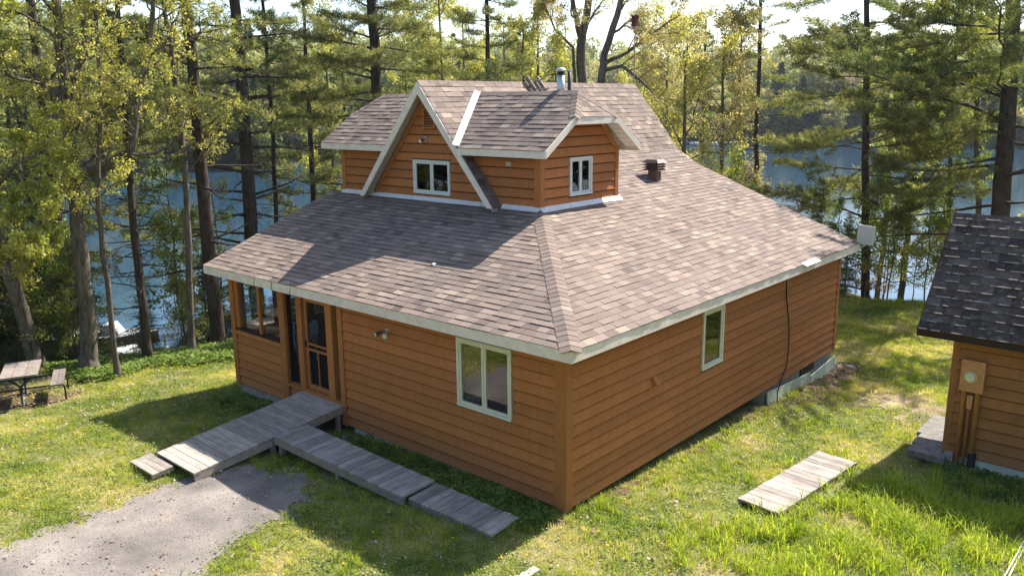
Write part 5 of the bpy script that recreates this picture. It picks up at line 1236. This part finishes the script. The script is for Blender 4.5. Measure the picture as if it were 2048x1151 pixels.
p_ = px_path([(1998, 560), (2002, 400), (2020, 150), (2030, -100)], [33]*4)
pine('pine_tree', 'massive dark pine behind the shed roof at the right edge', ext(p_, 4), .33, .16, 50, z0f=.34, Lmax=6.6, whorl=1.15, dens=.85, top_taper=.6, mat='needles_dark', k=8, nl=.17, wd=.013)
T17 = px_path([(1896, 600), (1898, 420), (1905, 220), (1915, 60)], [36]*4)
deciduous('young_maple', 'bright green young maple just left of the shed ridge', T17[0], ext(T17, 1), .10, .03, 'maple_bright', 38, brn=18, blen=2.6, start=.25, size=.10, per=6)
T18 = px_path([(1950, 600), (1958, 400), (1950, 250), (1960, 120)], [38]*4)
deciduous('young_maple', 'leaning green tree behind the shed ridge', T18[0], ext(T18, 1), .13, .04, 'green_leaf', 39, brn=16, blen=2.5, start=.25, size=.10, per=6)
# shade trees standing outside the view to the right (they dapple the back lawn)
for k, (x, y, sd_) in enumerate([(9.5, 17.5, 61)]):
    p_ = [Vector((x, y, gz(x, y))), Vector((x+.1, y, 6)), Vector((x, y+.1, 15))]
    pine('pine_tree', 'tall pine on the lawn beyond the shed, outside the picture', p_, .22, .08, sd_, z0f=.35, Lmax=3.6, whorl=.9, dens=.6)

# --- saplings, hemlocks and bushes on the bank: four kinds, many copies
def proto_sapling(seed, h, leaf, size, per, r, bark='bark_young', brn=12, bl=1.1):
    T = Tree(seed); pts = [Vector((0, 0, 0))]
    for i in range(6): pts.append(pts[-1]+Vector((T.r.gauss(0, .06), T.r.gauss(0, .06), h/6)))
    T.limb(pts, r, .008, 5)
    for i in range(brn):
        t = .2+.78*(i+T.r.random())/brn; j = min(5, int(t*6)); q = pts[j].lerp(pts[j+1], t*6-j); T.branch(q, T.side(Vector((0, 0, 1)), T.r.uniform(.7, 1.3)), bl*T.r.uniform(.6, 1.2)*(1.15-.7*t), .012, 2, 2, .03)
    return T.mb.mesh('trunk', bark, True), add_leaves(T.tips, per, .08, size, leaf, 'crown', seed)
def proto_hemlock(seed, h, Lm, mat='needles_dark'):
    T = Tree(seed); R = T.r; T.limb([Vector((0, 0, h*i/6)) for i in range(7)], .06*h/6, .008, 6); tu = []; td = []; z = .25*h/6
    while z < h*.98:
        f = z/h
        for i in range(5):
            az = R.uniform(0, 6.28); L = Lm*(1-f)**.75*R.uniform(.6, 1.1)+.12; d = Vector((math.cos(az), math.sin(az), R.uniform(-.1, .15))).normalized()
            p = Vector((0, 0, z)); e = p+d*L+Vector((0, 0, -.12*L)); T.limb([p, p.lerp(e, .5)+Vector((0, 0, .05)), e], .012, .003, 3)
            m = int(3+L*9)
            for j in range(m):
                t = (j+.5)/m; q = p.lerp(e, t); sd = d.cross(Vector((0, 0, 1)))*(1 if j % 2 else -1); l2 = L*.36*(1.1-t)+.05
                for c in range(max(1, int(l2/.09))): tu.append(tuple(q+(sd+d*.5).normalized()*(c+.5)*.09+Vector((0, 0, R.uniform(-.05, .02))))); td.append(tuple(sd))
        z += .17+.10*(1-f)
    return T.mb.mesh('trunk', 'bark_pine', True), needle_mesh(tu, td, mat, seed, 6, .085, .012)
protos = {'maple': proto_sapling(1, 4.2, 'maple_leaf', .075, 5, .03), 'bright': proto_sapling(2, 3.4, 'maple_bright', .09, 6, .026), 'green': proto_sapling(3, 4.8, 'green_leaf', .085, 6, .035, brn=16, bl=1.3),
          'red': proto_sapling(4, 2.6, 'red_leaf', .07, 4, .02), 'hemlock': proto_hemlock(5, 5.0, 1.5), 'hemlock2': proto_hemlock(6, 7.0, 2.0), 'pinelet': proto_hemlock(8, 4.0, 1.1, 'needles')}
LAB = {'maple': ('sapling', 'pale-leaved maple sapling on the bank below the left lawn', 'pale maple saplings on the bank'), 'bright': ('sapling', 'bright yellow-green sapling in the fringe before the lake', 'bright saplings on the bank'),
       'green': ('sapling', 'leafy dark green sapling in the fringe before the lake', 'green saplings on the bank'), 'red': ('sapling', 'small reddish-leaved sapling at the lawn edge', 'reddish saplings on the bank'),
       'hemlock': ('hemlock_tree', 'short feathery dark hemlock on the bank above the water', 'short hemlocks on the bank'), 'hemlock2': ('hemlock_tree', 'tall feathery dark hemlock on the bank above the water', 'tall hemlocks on the bank'), 'pinelet': ('young_pine', 'small young pine on the bank above the water', 'young pines on the bank')}
def put(kind, x, y, s, rz):
    nm, lab, grp = LAB[kind]; dx_, dy_, dz_ = x-CP.x, y-CP.y, gz(x, y)-CP.z; v_ = Vector((dx_, dy_, dz_)); uu = 1024+CAM['f']*v_.dot(CR)/v_.dot(CF)
    if 200 < uu < 350 and x < -12 and s > .62: return      # the view down to the landing stays open
    for lim_, zn in ((60, 'at the far left edge'), (190, 'behind the picnic table'), (300, 'beside the boat landing'), (460, 'between the landing and the porch corner'), (900, 'beyond the left roof edge'), (1350, 'behind the ridge'), (1700, 'beyond the long right eave'), (1880, 'between the antenna and the shed'), (9999, 'behind the shed')):
        if uu < lim_: break
    sz_ = 'small ' if s < .75 else ('tall ' if s > 1.05 else '')
    lab = LAB2[kind].replace('@', sz_).strip()+' '+zn; grp = grp+' '+zn
    o = bpy.data.objects.new(nm, None); PUTS.append((uu, o)); COL.objects.link(o); o.location = (x, y, gz(x, y)-.03); o.rotation_euler.z = rz; o.scale = (s, s, s)
    tag(o, lab, 'tree', grp); tr, cr = protos[kind]
    link('trunk', tr, o); link('crown', cr, o)
LAB2 = {'maple': '@pale-leaved maple sapling', 'bright': '@bright yellow-green sapling', 'green': '@leafy dark green sapling', 'red': '@reddish-leaved sapling', 'hemlock': '@feathery dark hemlock with low skirts', 'hemlock2': '@slender dark hemlock', 'pinelet': '@young bushy pine'}
PUTS = []
rr = random.Random(9)
def along(a, b, n, off, kinds, smin=.7, smax=1.2):
    for i in range(n):
        t = (i+rr.random())/n; x = a[0]+(b[0]-a[0])*t; y = a[1]+(b[1]-a[1])*t; nx_, ny_ = -(b[1]-a[1]), b[0]-a[0]; l = math.hypot(nx_, ny_); o = rr.uniform(*off)
        put(rr.choice(kinds), x+nx_/l*o, y+ny_/l*o, rr.uniform(smin, smax), rr.uniform(0, 6.28))
# left fringe (seen over the left lawn), from picnic table to the porch corner
along((-17.6, -6), (-15.8, -1.6), 9, (.5, 3.5), ['maple', 'bright', 'hemlock', 'green', 'bright', 'maple'], .7, 1.1)
along((-15.8, -1.6), (-15.1, 1.2), 4, (.3, 1.2), ['maple', 'bright', 'maple', 'red'], .55, .8)
along((-15.4, .5), (-13.5, 5), 4, (2.5, 6.0), ['maple', 'hemlock', 'red'], .5, .8)
along((-18, -9), (-16, -2), 8, (3.5, 8), ['hemlock2', 'bright', 'green', 'hemlock2', 'maple'], .8, 1.2)
along((-13.5, 5), (-9, 13), 12, (1, 5), ['hemlock', 'maple', 'pinelet', 'green', 'hemlock2'], .8, 1.3)
along((-16.0, -1.4), (-14.9, 2.4), 11, (.6, 3.6), ['maple', 'green', 'maple', 'hemlock'], .6, .95)
along((-15.2, 1.4), (-14.0, 4.5), 5, (1.8, 4.5), ['hemlock', 'maple', 'hemlock'], .55, .8)
along((-3.4, 19.9), (.2, 22.8), 7, (.2, 2.0), ['maple', 'green', 'green', 'pinelet'], .7, 1.1)
along((-17.2, -4), (-15.0, 3.5), 8, (2.2, 5.0), ['maple', 'green', 'bright', 'maple', 'hemlock2'], 1.25, 1.6)
# right fringe beyond the back lawn
along((-4, 19.5), (1.5, 23.6), 13, (.6, 4.0), ['green', 'maple', 'pinelet', 'green', 'red'], .55, .95)
along((1.5, 23.6), (9, 29), 9, (.3, 4), ['green', 'bright', 'hemlock2', 'green', 'hemlock'], .8, 1.3)
along((-9, 13), (-4, 19.5), 10, (1.5, 6), ['pinelet', 'maple', 'green', 'hemlock'], .9, 1.3)
ORD = ['leftmost', 'second from left', 'third from left', 'fourth from left', 'fifth from left', 'sixth from left', 'seventh from left']
NUM = ['', '', 'two', 'three', 'four', 'five', 'six', 'seven']
byl = {}
for uu, o in PUTS: byl.setdefault(o['label'], []).append((uu, o))
for lab, m_ in byl.items():
    if len(m_) > 1:
        m_.sort(key=lambda q: q[0]); n = len(m_)
        head, tail = lab, ''
        for wd_ in (' at the ', ' behind the ', ' beside the ', ' between the ', ' beyond the '):
            if wd_ in lab: k_ = lab.rindex(wd_); head, tail = lab[:k_], lab[k_:]; break
        head = head.replace('with low skirts', '').strip()
        for i, (_, o) in enumerate(m_): o['label'] = ('left' if n == 2 and i == 0 else 'right' if n == 2 else ORD[min(i, 6)] if i < n-1 else 'rightmost')+' '+head+tail
# additional background pines left of and behind the house
for k, (u, D, lab, mt, zf, Lm) in enumerate([(20, 36, 'dark pine at the far left edge behind the leaning maple', 'needles_dark', .3, 3.2), (250, 34, 'pine behind the slim stems left of the house', 'needles', .35, 3.0), (620, 36, 'broad pine left of the dormer with feathery limbs', 'needles', .3, 3.4), (690, 44, 'distant dark conifer behind the left dormer', 'needles_dark', .15, 2.6),
                                           (1045, 47, 'soft green pine behind the roof ladder', 'needles', .25, 3.0), (1400, 47, 'distant pine by the water beyond the roof', 'needles_dark', .25, 2.4), (1830, 46, 'dark pine between the large white pine and the shed', 'needles_dark', .25, 3.2)]):
    b = at(u, 300, D); g = gpt(b); hh = (13.5 if D < 40 else 12.5)
    pine('pine_tree', lab, [g, g+Vector((.1, 0, hh*.5)), g+Vector((0, .1, hh))], .17, .05, 70+k, z0f=zf, Lmax=Lm, whorl=.85, dens=.85, mat=mt, k=6, wd=.015, nl=.17)
for k, (u, D, lab, mt) in enumerate([(930, 43, 'yellow-leaved tree behind the ridge left of the chimney', 'maple_leaf'), (1010, 48, 'pale yellow tree filling the gap left of the chimney', 'maple_leaf'), (1330, 42, 'golden young tree just beyond the rear ridge end', 'bud_leaf'), (1290, 50, 'yellow-green tree behind the pole', 'maple_leaf'), (1780, 42, 'yellow-green tree right of the large white pine', 'maple_bright'), (885, 37, 'young yellow-green tree behind the A-frame peak', 'maple_leaf'), (1075, 38, 'yellow-leaved tree directly behind the roof ladder', 'maple_leaf'), (660, 40, 'pale green tree beyond the left dormer', 'maple_leaf'), (1365, 37, 'pale golden tree just right of the pole', 'maple_leaf'), (1440, 39, 'pale tree left of the thin reddish young tree', 'bud_leaf'), (830, 45, 'tall yellow-green tree left of the A-frame peak', 'maple_leaf')]):
    g = gpt(at(u, 300, D)); T = [g, g+Vector((.1, .1, 4)), g+Vector((-.1, .2, 8)), g+Vector((0, 0, 12.5 if u < 1200 else 10.5))]
    deciduous('maple_tree', lab, g, T, .13, .03, mt, 90+k, brn=18, blen=2.9, start=.2, size=.10, per=5, spread=.1)

# ================================================================== ground cover
def tuft(seed, n, h, spread, wd, mat, lean=.5, seg=1):
    NR.seed(seed); V = []; F = []; Q = []
    for i in range(n):
        a = NR.uniform(0, 6.28); r = spread*math.sqrt(NR.rand()); x, y = r*math.cos(a), r*math.sin(a); b = NR.uniform(0, 6.28); hh = h*NR.uniform(.55, 1.3); l = lean*NR.uniform(.2, 1)*hh
        dx, dy = math.cos(b), math.sin(b); px, py = -dy*wd*.5, dx*wd*.5; k = len(V)
        if seg == 1: V += [(x-px, y-py, 0), (x+px, y+py, 0), (x+dx*l, y+dy*l, hh)]; F.append((k, k+1, k+2))
        else:
            V += [(x-px, y-py, 0), (x+px, y+py, 0), (x+px*.9+dx*l*.3, y+py*.9+dy*l*.3, hh*.6), (x-px*.9+dx*l*.3, y-py*.9+dy*l*.3, hh*.6), (x+dx*l, y+dy*l, hh*.92)]; Q.append((k, k+1, k+2, k+3)); F.append((k+3, k+2, k+4))
    fs = ([np.array(Q)] if Q else [])+[np.array(F)]; nf = sum(len(f) for f in fs)
    return mesh_np('tuft', V, fs, mat, NR.uniform(.1, .9, nf))
def flat_leaves(seed, n, size, mat, spread, h=.02, droop=-.2):
    NR.seed(seed); C_ = NR.normal(size=(n, 3))*np.array([spread, spread, 0])+np.array([0, 0, h]); C_[:, 2] += NR.uniform(0, h, n)
    d = unit(n); d[:, 2] = NR.uniform(-.1, .45, n); d /= np.linalg.norm(d, axis=1)[:, None]; s = np.cross(d, np.array([0, 0, 1.])); s /= np.linalg.norm(s, axis=1)[:, None]
    L = size*NR.uniform(.6, 1.3, n)[:, None]; V = np.stack([C_, C_+d*L*.5+s*L*.32, C_+d*L, C_+d*L*.5-s*L*.32], 1).reshape(-1, 3)
    return mesh_np('leaves', V, np.arange(n*4).reshape(n, 4), mat, NR.uniform(.1, .9, n))
def in_house(x, y): return (x > -9.55) & (x < .02) & (y > -.01) & (y < 11.165) | (x > SXL) & (y > SY) & (y < 9)
def on_decks(x, y):
    m = (np.abs(x+6.19) < .66) & (y > -3.3) & (y < 0) & (y > -2.2)
    m |= (x > -2.1) & (x < -.36) & (np.abs(y+1.05) < .30)
    ax, ay, bx, by = m1.x, m1.y, m2.x, m2.y; L = math.hypot(bx-ax, by-ay); t = ((x-ax)*(bx-ax)+(y-ay)*(by-ay))/L; s = np.abs((x-ax)*(by-ay)-(y-ay)*(bx-ax))/L
    return m | (t > .02) & (t < L-.02) & (s < .33) | (x > 3.1) & (x < 3.9) & (y > 6.1) & (y < 8.65)
def field(n, x0, x1, y0, y1, seed):
    R_ = np.random.RandomState(seed); x = R_.uniform(x0, x1, n); y = R_.uniform(y0, y1, n); return x, y, R_
def make(name, x, y, R_, smin, smax, nk, label, cat, protos_, extra=None, lift=0):
    m = ~in_house(x, y) & ~on_decks(x, y)
    if extra is not None: m &= extra
    x, y = x[m], y[m]; n = len(x); z = ground_np(x, y)+lift
    scatter(name, np.stack([x, y, z, R_.uniform(smin, smax, n), R_.uniform(0, 6.28, n), R_.randint(0, nk, n)], 1), protos_, label=label, cat=cat)
def dens_noise(x, y): return .5+.25*np.sin(x*1.7+2*np.sin(y*.9))+.25*np.sin(y*2.1+1.5*np.sin(x*1.3+1))
def drv_dist_ok(x, y, R_):
    ins = in_drv(x, y); jx, jy = x+R_.normal(size=len(x))*.30, y+R_.normal(size=len(x))*.30
    j2 = in_drv(x+R_.normal(size=len(x))*.42, y+R_.normal(size=len(x))*.42)
    j3 = in_drv(x+R_.normal(size=len(x))*.18, y+R_.normal(size=len(x))*.18)
    return ~(ins & j3 & (in_drv(jx, jy) | j2))
short = [tuft(200+i, 10, .040, .06, .0085, 'grass_blade', 1.1) for i in range(4)]+[tuft(210, 9, .10, .06, .009, 'grass_blade', .8)]
x, y, R_ = field(120000, -18, 7.6, -8.5, 7, 1); vis = (edge_sd(x, y) < .2) & drv_dist_ok(x, y, R_) & (R_.rand(len(x)) < .30+.75*dens_noise(x, y)) & ~((x < -12.2) & (y < -2.1) & (R_.rand(len(x)) < .7))
make('lawn_grass', x, y, R_, .75, 1.35, 5, 'short mown grass of the front lawn', 'grass', short, vis)
x, y, R_ = field(60000, -4, 9, 7, 27, 2); vis = (edge_sd(x, y) < .4) & (R_.rand(len(x)) < .4+.6*dens_noise(x, y)) & ((x > 0) | (y > 11)) & ~(((x-2.3)**2/.9+(y-9.1)**2/1.3 < 1) & (R_.rand(len(x)) < .75)) & ~((x < .7) & (y < 12) & (R_.rand(len(x)) < .7))
make('back_lawn_grass', x, y, R_, .9, 1.7, 5, 'short grass of the lawn behind the house', 'grass', short, vis)
# long blades in clumps by the platform
longt = [tuft(220+i, 16, .29, .10, .013, 'long_blade', 1.1, 2) for i in range(3)]
x, y, R_ = field(16000, -1, 8, -3.5, 6.3, 3)
d1 = np.exp(-((x-4.1)**2/1.6+(y-3.1)**2/2.4)**1.2)+np.exp(-((x-2.9)**2/.9+(y-1.0)**2/.7)**1.2)*.9+np.exp(-((x-4.9)**2/.5+(y-4.4)**2/.5)); vis = R_.rand(len(x)) < d1*.50*(.25+1.2*(dens_noise(x*2.2, y*2.2) > .48))
make('long_grass', x, y, R_, .5, 1.1, 3, 'clumps of tall arching bright green grass near the wooden platform', 'grass', longt, vis)
x, y, R_ = field(9000, -6, 8, -5, 9, 4); vis = (R_.rand(len(x)) < (dens_noise(x*1.9+3, y*1.9) > .72)*.5+(np.abs(x-.35) < .22)*(y > -.2)*.55+(np.abs(y+1.9) < .5)*(x > -5.2)*(x < -2.6)*.3) & drv_dist_ok(x, y, R_)
make('rough_grass', x, y, R_, .30, .62, 3, 'coarser grass tufts scattered in the lawn and along the wall', 'grass', longt, vis)
# broad-leaved plants: band below left fringe, strip along the front wall, foot of the shed
cover = [flat_leaves(230+i, 12, .085, 'ground_leaf', .09, .05) for i in range(3)]
x, y, R_ = field(26000, -17.5, -9.7, -3.4, 7, 5); e = edge_sd(x, y); vis = (e > -2.4+1.0*dens_noise(x, y)) & (e < 2.2) & (R_.rand(len(x)) < .42) & ~((x < -12.3) & (y < -1.9))
make('ground_cover', x, y, R_, .7, 1.5, 3, 'leafy green ground cover along the top of the bank on the left', 'ground cover', cover, vis)
x, y, R_ = field(5200, -5.3, -.1, -.75, -.05, 6); vis = R_.rand(len(x)) < np.clip(.05+(x+3.4)*.12, .04, .5)
make('wall_weeds', x, y, R_, .45, 1.0, 3, 'leafy weeds between the plank walkway and the front wall', 'weeds', cover, vis)
x, y, R_ = field(900, -9.6, -8.1, -.55, -.05, 7)
make('corner_weeds', x, y, R_, .5, 1.1, 3, 'dark leafy clump against the foundation below the porch window', 'weeds', cover)
x, y, R_ = field(1800, 3.9, 7.5, 5.3, 6.35, 8)
make('shed_weeds', x, y, R_, .5, 1.0, 3, 'low weeds and leaves at the foot of the shed wall', 'weeds', cover, R_.rand(len(x)) < .55)
# clover-like small leaves through the lawn for texture
clov = [flat_leaves(240+i, 9, .035, 'ground_leaf', .06, .02) for i in range(3)]
x, y, R_ = field(60000, -12, 8, -7, 9, 9); vis = (R_.rand(len(x)) < dens_noise(x*1.3+2, y*1.2+1)*.8) & drv_dist_ok(x, y, R_)
make('clover', x, y, R_, .6, 1.4, 3, 'low clover and small weeds woven through the lawn', 'ground cover', clov, vis)
# dandelions
dan = []
for i in range(2):
    NR.seed(i); mbd = MB(); lathe(mbd, (0, 0, .045), [(0, .004), (.010, .006), (.018, .002), (.016, -.004), (0, -.006)], 8); me_d = mbd.mesh('dandelion', 'flower'); dan.append(me_d)
x, y, R_ = field(520, -10, 8, -7, 10, 10)
make('dandelions', x, y, R_, .8, 1.5, 2, 'yellow dandelion heads dotted over the lawn', 'flowers', dan, drv_dist_ok(x, y, R_))
# dry leaves
dry = [flat_leaves(250+i, 4, .055, 'dry_leaf', .12, .035) for i in range(3)]
x, y, R_ = field(30000, -17.5, 8, -8, 20, 11); e = edge_sd(x, y); pr_ = .14+.5*np.exp(-np.abs(e+1.5)/2.2)+.35*((x < -9.5) & (y < 0))+.5*((np.abs(x-.7) < .7) & (y > 6) & (y < 12)); vis = (R_.rand(len(x)) < pr_) & (e < 1)
make('leaf_litter', x, y, R_, .5, 1.1, 3, 'dry brown leaves scattered on the lawn and under the trees', 'leaf litter', dry, vis)
simple('pebble', (.36, .315, .28), .9, .15, .3, 40)
# loose stones on the drive
peb = []
for i in range(3):
    NR.seed(300+i); mbp = MB(); s_ = .011; j = lambda: NR.uniform(.6, 1.2)
    mbp.hexa([(-s_*j(), -s_*j(), -.003), (s_*j(), -s_*j(), -.003), (s_*j(), s_*j(), -.003), (-s_*j(), s_*j(), -.003), (-s_*.6, -s_*.6, s_), (s_*.6, -s_*.5, s_*j()), (s_*.5, s_*.6, s_), (-s_*.5, s_*.6, s_*j())]); peb.append(mbp.mesh('pebble', 'pebble'))
x, y, R_ = field(15000, -9, -2, -7.5, -1.8, 12); jx, jy = x+R_.normal(size=len(x))*.05, y+R_.normal(size=len(x))*.05
make('driveway_pebbles', x, y, R_, .2, .75, 3, 'loose small stones on the gravel driveway', 'gravel', peb, in_drv(jx, jy) & (R_.rand(len(x)) < .75), lift=.013)
# stones by the shed conduits, by the ramp
for i, (px_, py_, s_) in enumerate([(4.02, 6.12, .12), (4.16, 6.06, .10), (4.30, 6.14, .09), (3.9, 6.0, .10), (-5.1, -.35, .11), (-4.95, -.5, .09)]):
    NR.seed(400+i); d = NR.uniform(.7, 1.2, (8, 3)); sg = [(-1, -1, -1), (1, -1, -1), (1, 1, -1), (-1, 1, -1), (-.6, -.6, .8), (.6, -.6, .8), (.6, .6, .8), (-.6, .6, .8)]
    z_ = gz(px_, py_); lab = ['largest rounded stone at the foot of the conduits', 'rounded stone under the middle conduit', 'rounded stone beside the black boot', 'outermost rounded stone at the shed corner', 'rock beside the ramp under the front wall', 'smaller rock between ramp and walkway'][i]
    o = link('stone', MB().hexa([(px_+a*s_*d[q][0], py_+b*s_*d[q][1], z_+s_*.5*(1+c)*d[q][2]*.8) for q, (a, b, c) in enumerate(sg)]).mesh('stone', 'stone')); tag(o, lab, 'stone')
    bv = o.modifiers.new('round', 'BEVEL'); bv.width = s_*.35; bv.segments = 2

# ================================================================== picnic tables
def picnic(label, loc, rz, s=1.0):
    t = Thing('picnic_table', label, 'picnic table', loc, None, True, rz)
    for k in range(3): t.part('top_plank', MB().box((-.62*s, -.37+k*.25, .72), (.62*s, -.37+k*.25+.24, .76)).mesh('plank', 'table_wood'))
    for sy in (-1, 1):
        y0 = sy*.72; t.part('bench_plank', MB().box((-.62*s, y0-.13, .43), (.62*s, y0-.004, .465)).mesh('plank', 'table_wood')); t.part('bench_plank', MB().box((-.62*s, y0+.004, .43), (.62*s, y0+.13, .465)).mesh('plank', 'table_wood'))
    for x in (-.42*s, .42*s):
        t.part('pedestal', MB().tube([(x, 0, 0), (x, 0, .45)], .035, 8).tube([(x, 0, .45), (x, -.12, .56), (x, -.30, .71)], .025, 8).tube([(x, 0, .45), (x, .12, .56), (x, .30, .71)], .025, 8).tube([(x, -.2, .015), (x, .2, .015)], .03, 6).mesh('pedestal', 'black_metal', True))
        for sy in (-1, 1): t.part('bench_leg', MB().tube([(x, sy*.60, .42), (x, sy*.80, .42), (x, sy*.86, .34), (x, sy*.86, 0)], .022, 7).mesh('bl', 'black_metal', True))
        t.part('brace', MB().tube([(x, -.6, .40), (x, .6, .40)], .02, 6).mesh('brace', 'black_metal', True))
    return t
tl_, tr2, br_, bl_ = on_ground(16, 728, .75), on_ground(80, 723, .75), on_ground(70, 752, .75), on_ground(0, 757, .75)
c_ = (tl_+tr2+br_+bl_)/4; dL = ((tr2+tl_)/2-(br_+bl_)/2); rz_ = math.atan2(dL.y, dL.x)
picnic('picnic table with weathered top and black tube legs at the left edge of the lawn', (c_.x, c_.y, gz(c_.x, c_.y)), rz_)
picnic('picnic table seen through the porch windows behind the house', (-13.4, 3.3, gz(-13.4, 3.3)), .4)

# ================================================================== landing and boat by the water
def onz(u, v, z):
    d = ray(u, v); return CP+d*((z-CP.z)/d.z)
lz = -3.35
Q = [onz(214, 752, lz), onz(352, 726, lz), onz(336, 691, lz), onz(222, 712, lz)]
tag(link('concrete_landing', MB().hexa([(p.x, p.y, lz-1.2) for p in Q]+[(p.x, p.y, lz) for p in Q]).mesh('landing', 'stone')), 'grey stone landing at the water below the left lawn', 'landing')
Q = [onz(216, 712, lz+.1), onz(287, 702, lz+.1), onz(272, 687, lz+.1), onz(236, 692, lz+.1)]
tag(link('landing_panel', MB().hexa([(p.x, p.y, lz+.03) for p in Q]+[(p.x, p.y, lz+.10) for p in Q]).mesh('lpanel', 'lake_grey')), 'light grey panel lying on the stone landing', 'panel')
def boat(label, loc, rz, L=4.2, hull='boat_hull', deckm='white_plastic', name='boat'):
    t = Thing(name, label, 'boat', loc, None, True, rz); V = []; n = 9
    for i in range(n):
        f = i/(n-1); w_ = .75*(1-max(0, (f-.45)/.55)**2.2)+.02; k = .12+.35*max(0, f-.6)
        for (yy, zz) in ((-w_, .62+k*.5), (-w_*.8, .1+k*.6), (0, -.05+k), (w_*.8, .1+k*.6), (w_, .62+k*.5)): V.append((-L/2+L*f, yy, zz))
    F = [[i*5+j, i*5+j+1, (i+1)*5+j+1, (i+1)*5+j] for i in range(n-1) for j in range(4)]; T3 = [[0, 1, 2], [0, 2, 3], [0, 3, 4]]
    t.part('hull', mesh_np('hull', V, [np.array(F), np.array(T3)], hull))
    V2 = []; 
    for i in range(n):
        f = i/(n-1); w_ = (.75*(1-max(0, (f-.45)/.55)**2.2)+.02)*1.02; k = .12+.35*max(0, f-.6); V2 += [(-L/2+L*f, -w_, .64+k*.5), (-L/2+L*f, w_, .64+k*.5)]
    t.part('deck', mesh_np('deck', V2, np.array([[i*2, i*2+1, i*2+3, i*2+2] for i in range(n-1)]), deckm))
    t.part('console', MB().hexa([(-.5, -.4, .7), (.3, -.4, .7), (.3, .4, .7), (-.5, .4, .7), (-.4, -.35, 1.1), (0, -.35, 1.15), (0, .35, 1.15), (-.4, .35, 1.1)]).mesh('console', deckm))
    t.part('motor', MB().box((-L/2-.3, -.15, .35), (-L/2-.02, .15, 1.05)).mesh('motor', 'black_metal')); return t
bp_ = onz(232, 676, WATER+.4); boat('white-decked boat with brown hull moored beside the stone landing', (bp_.x, bp_.y, WATER-.05), CAM['yaw']+.1, 3.6, deckm='lake_grey')
pp_ = onz(331, 691, lz)
for (x, y, z1, lab) in ((pp_.x, pp_.y, lz+.55, 'thin grey mooring post at the end of the landing'),):
    tag(link('mooring_post', MB().tube([(x, y, WATER-1), (x, y, z1)], .05, 8).mesh('mp', 'galvanised')), lab, 'post')
def far_point(u, back=-3):
    d = ray(u, 300); a = math.atan2(d.y, d.x); dg = math.degrees(A0-a); s = shore_d(dg)+back; return Vector((CP.x+math.cos(a)*s, CP.y+math.sin(a)*s, WATER)), a
for (u, lab, kind) in ((1407, 'small white boat moored at a far dock beyond the rear roof edge', 'boat'), (1868, 'white boat at the far shore, right of the large pine', 'boat')):
    p, a = far_point(u, -8); boat(lab, (p.x, p.y, WATER), a+1.4, 6.5, 'white_plastic')
for (u, lab) in ((1420, 'far dock under the small white boat'), (1850, 'long pale dock at the far shore to the right')):
    p, a = far_point(u, -4); t = Thing('dock', lab, 'dock', (p.x, p.y, WATER), None, True, a+math.pi/2)
    t.part('walkway', MB().box((-6, -1, .45), (6, 1, .6)).mesh('dw', 'concrete'))
    for x in (-5.5, -2, 2, 5.5): t.part('post', MB().box((x-.15, -.9, -2), (x+.15, -.6, 1.1)).mesh('dp', 'concrete'))


# ================================================================== air
hz = link('haze', MB().box((-480, -155, -7.4), (225, 480, 42)).mesh('haze', None), kind='stuff'); tag(hz, 'thin pale spring haze over the lake and woods', 'haze', kind='stuff')
m_, n_, o_ = nmat('haze_air'); pv = N(n_, 'ShaderNodeVolumePrincipled', ins={'Density': .00018, 'Anisotropy': .2}); pv.inputs['Color'].default_value = (.86, .92, 1, 1)
n_.links.new(pv.outputs[0], o_.inputs['Volume']); hz.data.materials.append(m_)
SC.cycles.volume_bounces = 0; SC.cycles.volume_step_rate = 4
